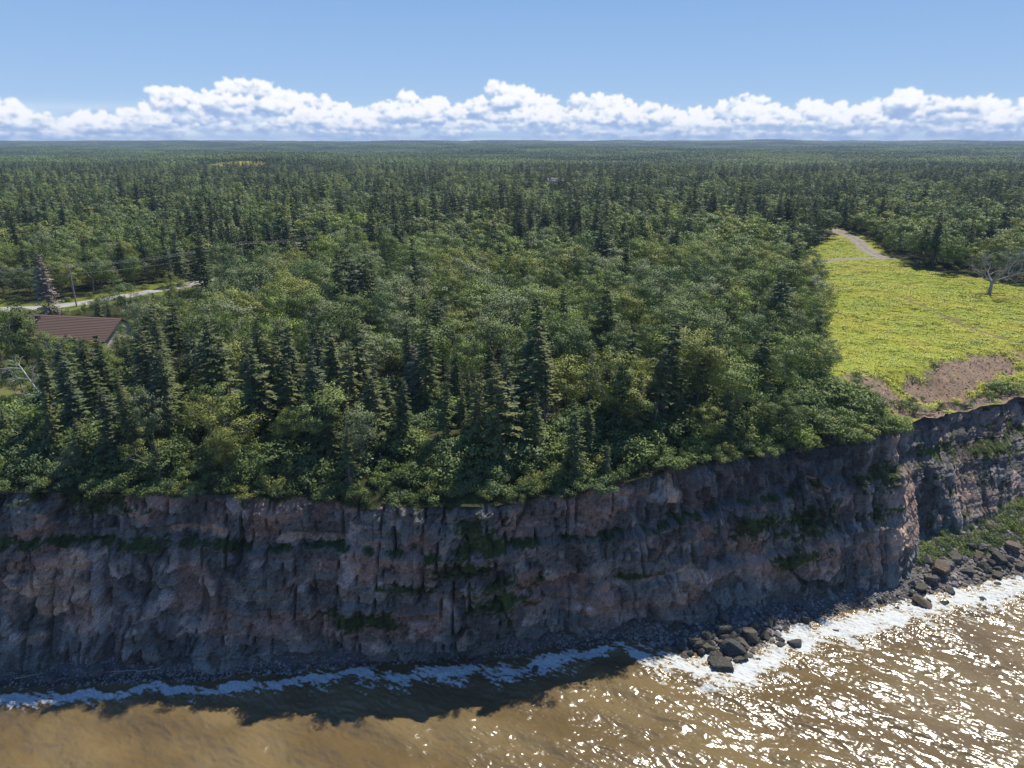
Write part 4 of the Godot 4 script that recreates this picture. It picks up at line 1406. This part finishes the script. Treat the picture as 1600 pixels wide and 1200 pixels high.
	var oct := [Vector3(1, 0.1, 0), Vector3(0.2, 1, 0.1), Vector3(-1, 0, 0.1), Vector3(0, -1, 0.2), Vector3(0.1, 0.2, 1), Vector3(0, -0.1, -1)]
	for tr in [[0, 1, 4], [1, 2, 4], [2, 3, 4], [3, 0, 4], [1, 0, 5], [2, 1, 5], [3, 2, 5], [0, 3, 5]]:
		var a: Vector3 = oct[tr[0]]
		var b: Vector3 = oct[tr[1]]
		var c: Vector3 = oct[tr[2]]
		var m := ((a + b + c) / 3.0).normalized() * 0.82
		for e in [[a, b], [b, c], [c, a]]: pb.tri(e[0], e[1], m, Color.WHITE, face_out(e[0], e[1], m, m.normalized()))
	copies("shingle_stones", pb.mesh(), mat(Color.WHITE, 0.85), xf, cols, "loose grey stones strewn over the shingle beach", "stones")

func build_meadow() -> void:
	rng.seed = 12
	var tm := []
	for v in 3:
		var mb := MB.new()
		for k in 22:
			var a := rng.randf() * TAU
			var r := sqrt(rng.randf()) * 0.42
			var foot := Vector3(cos(a) * r, -0.05, sin(a) * r)
			var lean := Vector3(cos(a), 0, sin(a)) * rng.randf_range(0.03, 0.14) + Vector3(rng.randf_range(-0.1, 0.1), 0, rng.randf_range(-0.1, 0.1))
			var tall := rng.randf_range(0.06, 0.17)
			var side := Vector3(-sin(a), 0, cos(a)) * rng.randf_range(0.03, 0.08)
			var t := rng.randf_range(0.9, 1.1)
			mb.quad(foot - side, foot + side, foot + side * 0.8 + lean * 0.6 + Vector3(0, tall * 0.7, 0), foot - side * 0.4 + lean + Vector3(0, tall, 0), Color(t, t, t * rng.randf_range(0.8, 1.1)), (Vector3(cos(a) * 0.35, 1.3, sin(a) * 0.35)).normalized())
		tm.append(mb.mesh())
	var xf := [[], [], []]
	var cols := [[], [], []]
	var g1 := noise("g1", 0.05, FastNoiseLite.TYPE_SIMPLEX_SMOOTH, 4)
	var pat := noise("patch", 0.14, FastNoiseLite.TYPE_SIMPLEX_SMOOTH, 4)
	for k in 80000:
		var x := rng.randf_range(50.0, 190.0)
		var z := rng.randf_range(-345.0, -97.0)
		var p2 := Vector2(x, z)
		if x > -z * 0.80 + 8.0: continue
		if not inside(p2, MEADOW) and not inside(p2, CLEARING): continue
		var u := back_from_edge(x, z)
		if u < 0.3: continue
		if near_line(p2, TRACK_B) < 3.3 or near_line(p2, TRACK_A) < 3.0: continue
		if rng.randf() < bare_earth(x, z) * 0.97: continue
		var q := pat.get_noise_2d(x, z)
		var a := g1.get_noise_2d(x, z)
		var c := Color(0.250, 0.285, 0.038).lerp(Color(0.305, 0.305, 0.044), clampf(a * 1.6 + 0.35 + rng.randf_range(-0.2, 0.2), 0, 1))
		var s := rng.randf_range(0.7, 1.3)
		if q < -0.26: c = c.lerp(Color(0.17, 0.23, 0.05), 0.7); s *= 1.25
		elif near_line(p2, RUT) < 0.9 + q * 1.5: c = Color(0.15, 0.15, 0.06); s *= 0.6
		elif q > 0.36:
			c = c.lerp(Color(0.26, 0.23, 0.09), 0.6); s *= 0.7
		if u < 18.0 and rng.randf() < 0.25: c = Color(0.19, 0.23, 0.055)
		var v := rng.randi() % 3
		xf[v].append(Transform3D(Basis(Vector3.UP, rng.randf() * TAU).scaled(Vector3(s * 1.3, s, s * 1.3)), Vector3(x, land(x, z), z)))
		cols[v].append(c * rng.randf_range(0.93, 1.07))
	for v in 3: copies("meadow_grass", tm[v], leaf_mat(Color.WHITE, 0.5), xf[v], cols[v], "yellow-green rough grass covering the cliff-top meadow", "grass")
	# loose stones on the eroded bank
	var sx := []
	var sc := []
	for k in 26000:
		var x := rng.randf_range(52.0, 108.0)
		var z := rng.randf_range(-145.0, -99.0)
		var u := back_from_edge(x, z)
		if u < 0.0 or rng.randf() > bare_earth(x, z): continue
		var r := rng.randf_range(0.035, 0.11) * (2.2 if rng.randf() < 0.05 else 1.0)
		sx.append(Transform3D(Basis.from_euler(Vector3(rng.randf() * TAU, rng.randf() * TAU, 0)).scaled(Vector3(r, r * 0.7, r)), Vector3(x, land(x, z) + r * 0.3, z)))
		var g := rng.randf_range(0.15, 0.34)
		sc.append(Color(g * 1.1, g * 0.90, g * 0.76))
	var st := SphereMesh.new()
	st.radius = 1.0
	st.height = 2.0
	st.radial_segments = 5
	st.rings = 2
	copies("scree", st, mat(Color.WHITE, 0.9), sx, sc, "loose stones on the bare earth bank below the meadow", "scree")

func build_cliff_plants() -> void:
	rng.seed = 61
	var tuft := shrub(700, 1.5, 0.8, 6, 42, 0.16)
	var xf := []
	var cols := []
	for e in ledge_spots:
		if rng.randf() > 0.3: continue
		var p: Vector3 = e[0] + e[1] * 0.05
		var s := rng.randf_range(0.25, 0.75)
		xf.append(Transform3D(Basis(Vector3.UP, rng.randf() * TAU).scaled(Vector3.ONE * s), p - Vector3(0, 0.25 * s, 0)))
		cols.append(broad_tones[[0, 5, 5, 2][rng.randi() % 4]] * rng.randf_range(0.6, 0.95))
	copies("ledge_plants", tuft[1], M.leaf_any, xf, cols, "low green plants and moss clinging to the cliff ledges", "plants")
	# green slope at the foot of the cliff beyond the point
	var tx := []
	var tc := []
	for k in 520:
		var x := rng.randf_range(61.0, 100.0)
		var z := line_at(BASE, x, 1) + rng.randf_range(-1.5, 6.5) * smoothstep(59.0, 68.0, x)
		if z > line_at(SHORE, x, 1) - 5.0: continue
		var s := rng.randf_range(0.5, 1.2)
		tx.append(Transform3D(Basis(Vector3.UP, rng.randf() * TAU).scaled(Vector3.ONE * s), Vector3(x, beach_y(x, z) - 0.1, z)))
		tc.append(broad_tones[[0, 1, 5, 2, 6][rng.randi() % 5]] * rng.randf_range(0.7, 1.1))
	copies("talus_plants", tuft[1], M.leaf_any, tx, tc, "green plants on the slope below the eastern cliff", "plants")

func build_single_trees() -> void:
	# dead spruce beside the house
	var ds := spruce(911, 15.0, 0.25, 12, 0.36, 0.42, 0.0)
	var p := Vector3(-102.5, 0, -154.6)
	p.y = land(p.x, p.z)
	var o := base("dead_spruce", p, 0.6)
	tag(o, "dead grey-brown spruce standing behind the brown-roofed house", "dead tree")
	part("trunk", ds[0], mat(Color(1.4, 1.35, 1.4), 0.9), o)
	part("crown", ds[1], mat(Color(0.27, 0.225, 0.215), 0.9), o)
	# two more withered ones in the woods
	var more := [[-14.0, -99.0, 10.0, "withered pale grey spruce among the broadleaf trees of the middle woods"], [11.5, -97.0, 9.0, "thin withered grey spruce between two tall dark spruces"]]
	for e in more:
		var q := Vector3(e[0], land(e[0], e[1]), e[1])
		var w := base("dead_spruce", q, rng.randf() * TAU)
		w.scale = Vector3.ONE * e[2] / 15.0
		tag(w, e[3], "dead tree")
		part("trunk", ds[0], mat(Color(1.6, 1.55, 1.55), 0.9), w)
		part("crown", ds[1], mat(Color(0.24, 0.23, 0.20), 0.9), w)
	# the bare silver tree on the meadow
	rng.seed = 23
	var tk := MB.new()
	var grey := Color(0.29, 0.28, 0.275)
	tk.tube([Vector3(0, -0.5, 0), Vector3(0.1, 1.4, 0), Vector3(-0.1, 3.2, 0.1)], [0.55, 0.42, 0.36], 9, grey)
	var tw := MB.new()
	for k in 7:
		var a := TAU * k / 7.0 + rng.randf_range(-0.3, 0.3)
		bough(tw, Vector3(-0.1, 2.7 + 0.08 * k, 0.1), Vector3(cos(a), rng.randf_range(0.55, 1.3), sin(a)).normalized(), rng.randf_range(3.8, 4.8), 0.20, 5, grey)
	p = Vector3(130.5, 0, -192.0)
	p.y = land(p.x, p.z)
	o = base("bare_tree", p, 0.4)
	tag(o, "leafless silver-grey spreading tree standing alone on the meadow", "bare tree")
	part("trunk", tk.mesh(), mat(Color.WHITE, 0.85), o)
	part("boughs", tw.mesh(), mat(Color.WHITE, 0.85), o)
	# a leaning white birch below the house
	rng.seed = 45
	var bt := MB.new()
	var white := Color(0.55, 0.53, 0.50)
	bt.tube([Vector3(0, -0.5, 0), Vector3(-0.5, 3.0, 0), Vector3(-1.6, 6.0, 0.2), Vector3(-2.4, 8.0, 0.2)], [0.16, 0.13, 0.09, 0.04], 7, white)
	var bw := MB.new()
	for k in 6: bough(bw, Vector3(-0.5 - 0.3 * k, 3.0 + 0.85 * k, 0.1), (rand_dir() + Vector3(0, 0.7, 0)).normalized(), 1.8, 0.06, 2, white)
	p = Vector3(-67.0, 0, -96.0)
	p.y = land(p.x, p.z)
	o = base("birch_snag", p, 0.2)
	tag(o, "bare leaning white birch among the trees below the house", "dead tree")
	part("trunk", bt.mesh(), mat(Color.WHITE, 0.8), o)
	part("boughs", bw.mesh(), mat(Color.WHITE, 0.8), o)

func driftwood() -> void:
	rng.seed = 17
	var spots := [[-58.5, -70.4, 0.3, 1.7], [-61.5, -70.8, -0.2, 1.4], [-47.5, -71.1, 0.05, 2.0], [-44.5, -71.3, 0.15, 1.5], [58.2, -90.2, 0.1, 1.8], [56.0, -88.7, -0.3, 1.6], [27.2, -76.9, 0.9, 2.4]]
	for i in spots.size():
		var e: Array = spots[i]
		var m := MB.new()
		m.tube([Vector3(-e[3], 0.0, 0), Vector3(-e[3] * 0.3, 0.06, 0.08), Vector3(e[3] * 0.4, 0.04, -0.05), Vector3(e[3], 0.0, 0.05)], [0.07, 0.06, 0.05, 0.02], 7, Color.WHITE)
		var o := solo("driftwood_log", m.mesh(), mat(Color(0.28, 0.25, 0.22), 0.85), "bleached driftwood log on the shingle, %s from the west" % nth(i), "driftwood", "driftwood logs on the shingle")
		o.position = Vector3(e[0], beach_y(e[0], e[1]) + 0.12, e[1])
		o.rotation.y = e[2]

func _ready() -> void:
	# ---------------- camera, sky, sun, exposure
	var cam := Camera3D.new()
	cam.name = "camera"
	cam.fov = 56.75
	cam.near = 0.5
	cam.far = 30000.0
	cam.position = Vector3(0, H_EYE, 0)
	cam.rotation_degrees = Vector3(-18.8, 0, 0)
	add_child(cam)
	cam.current = true
	var env := Environment.new()
	env.background_mode = Environment.BG_SKY
	env.sky = Sky.new()
	var pano := PanoramaSkyMaterial.new()
	pano.panorama = paint_sky()
	env.sky.sky_material = pano
	env.tonemap_mode = Environment.TONE_MAPPER_LINEAR
	env.tonemap_exposure = 1.42
	env.background_energy_multiplier = 0.76
	env.sdfgi_enabled = true
	env.ssao_enabled = true
	env.ssil_enabled = true
	env.fog_enabled = true
	env.fog_density = 0.0001
	env.fog_light_color = Color(0.72, 0.82, 0.95)
	var we := WorldEnvironment.new()
	we.name = "world_environment"
	we.environment = env
	add_child(we)
	var sun := DirectionalLight3D.new()
	sun.name = "sun"
	sun.light_energy = 1.6
	sun.light_color = Color(1.0, 0.965, 0.90)
	sun.light_angular_distance = 0.5
	sun.shadow_enabled = true
	sun.rotation_degrees = Vector3(-57.6, 180.0 - 34.0, 0)   # from the upper right, beyond the cliff
	add_child(sun)
	print("sky ", Time.get_ticks_msec())
	build_land()
	print("land ", Time.get_ticks_msec())
	build_cliff()
	print("cliff ", Time.get_ticks_msec())
	build_beach()
	build_sea()
	print("sea ", Time.get_ticks_msec())
	strip("road", ROAD, 5.2, Color(0.36, 0.35, 0.33), 0.16, "pale grey country road curving behind the brown-roofed house", "road")
	strip("gravel_track", TRACK_B, 5.5, Color(0.27, 0.235, 0.19), 0.16, "gravel track leading out of the woods to the meadow", "track", 1.4)
	strip("gravel_spur", TRACK_A, 4.5, Color(0.25, 0.225, 0.18), 0.12, "short gravel spur branching off along the meadow edge", "track", 1.4)
	build_woods()
	print("woods ", Time.get_ticks_msec())
	build_meadow()
	build_cliff_plants()
	build_single_trees()
	var hy := land(HOUSE_AT.x, HOUSE_AT.y)
	gable_house("house", Vector3(HOUSE_AT.x, hy, HOUSE_AT.y), -0.175, 18.0, 9.4, 2.6, 5.4, Color(0.55, 0.52, 0.47), Color(0.17, 0.115, 0.09), "long low house with a brown gable roof half hidden by trees")
	gable_house("cottage", Vector3(34, land(34, -575) + 5.5, -575), 0.05, 12.0, 8.0, 2.8, 5.6, Color(0.5, 0.5, 0.5), Color(0.36, 0.34, 0.34), "small distant house with a pale grey roof amid the forest")
	power_line([Vector2(-152, -154), Vector2(-106, -170.0), Vector2(-78, -207), Vector2(-56, -240), Vector2(-36, -282)], 10.0, "beside the country road")
	power_line([Vector2(-93, -383), Vector2(-28, -392), Vector2(40, -404)], 13.0, "across the distant forest")
	build_boulders()
	driftwood()
	print("all ", Time.get_ticks_msec())
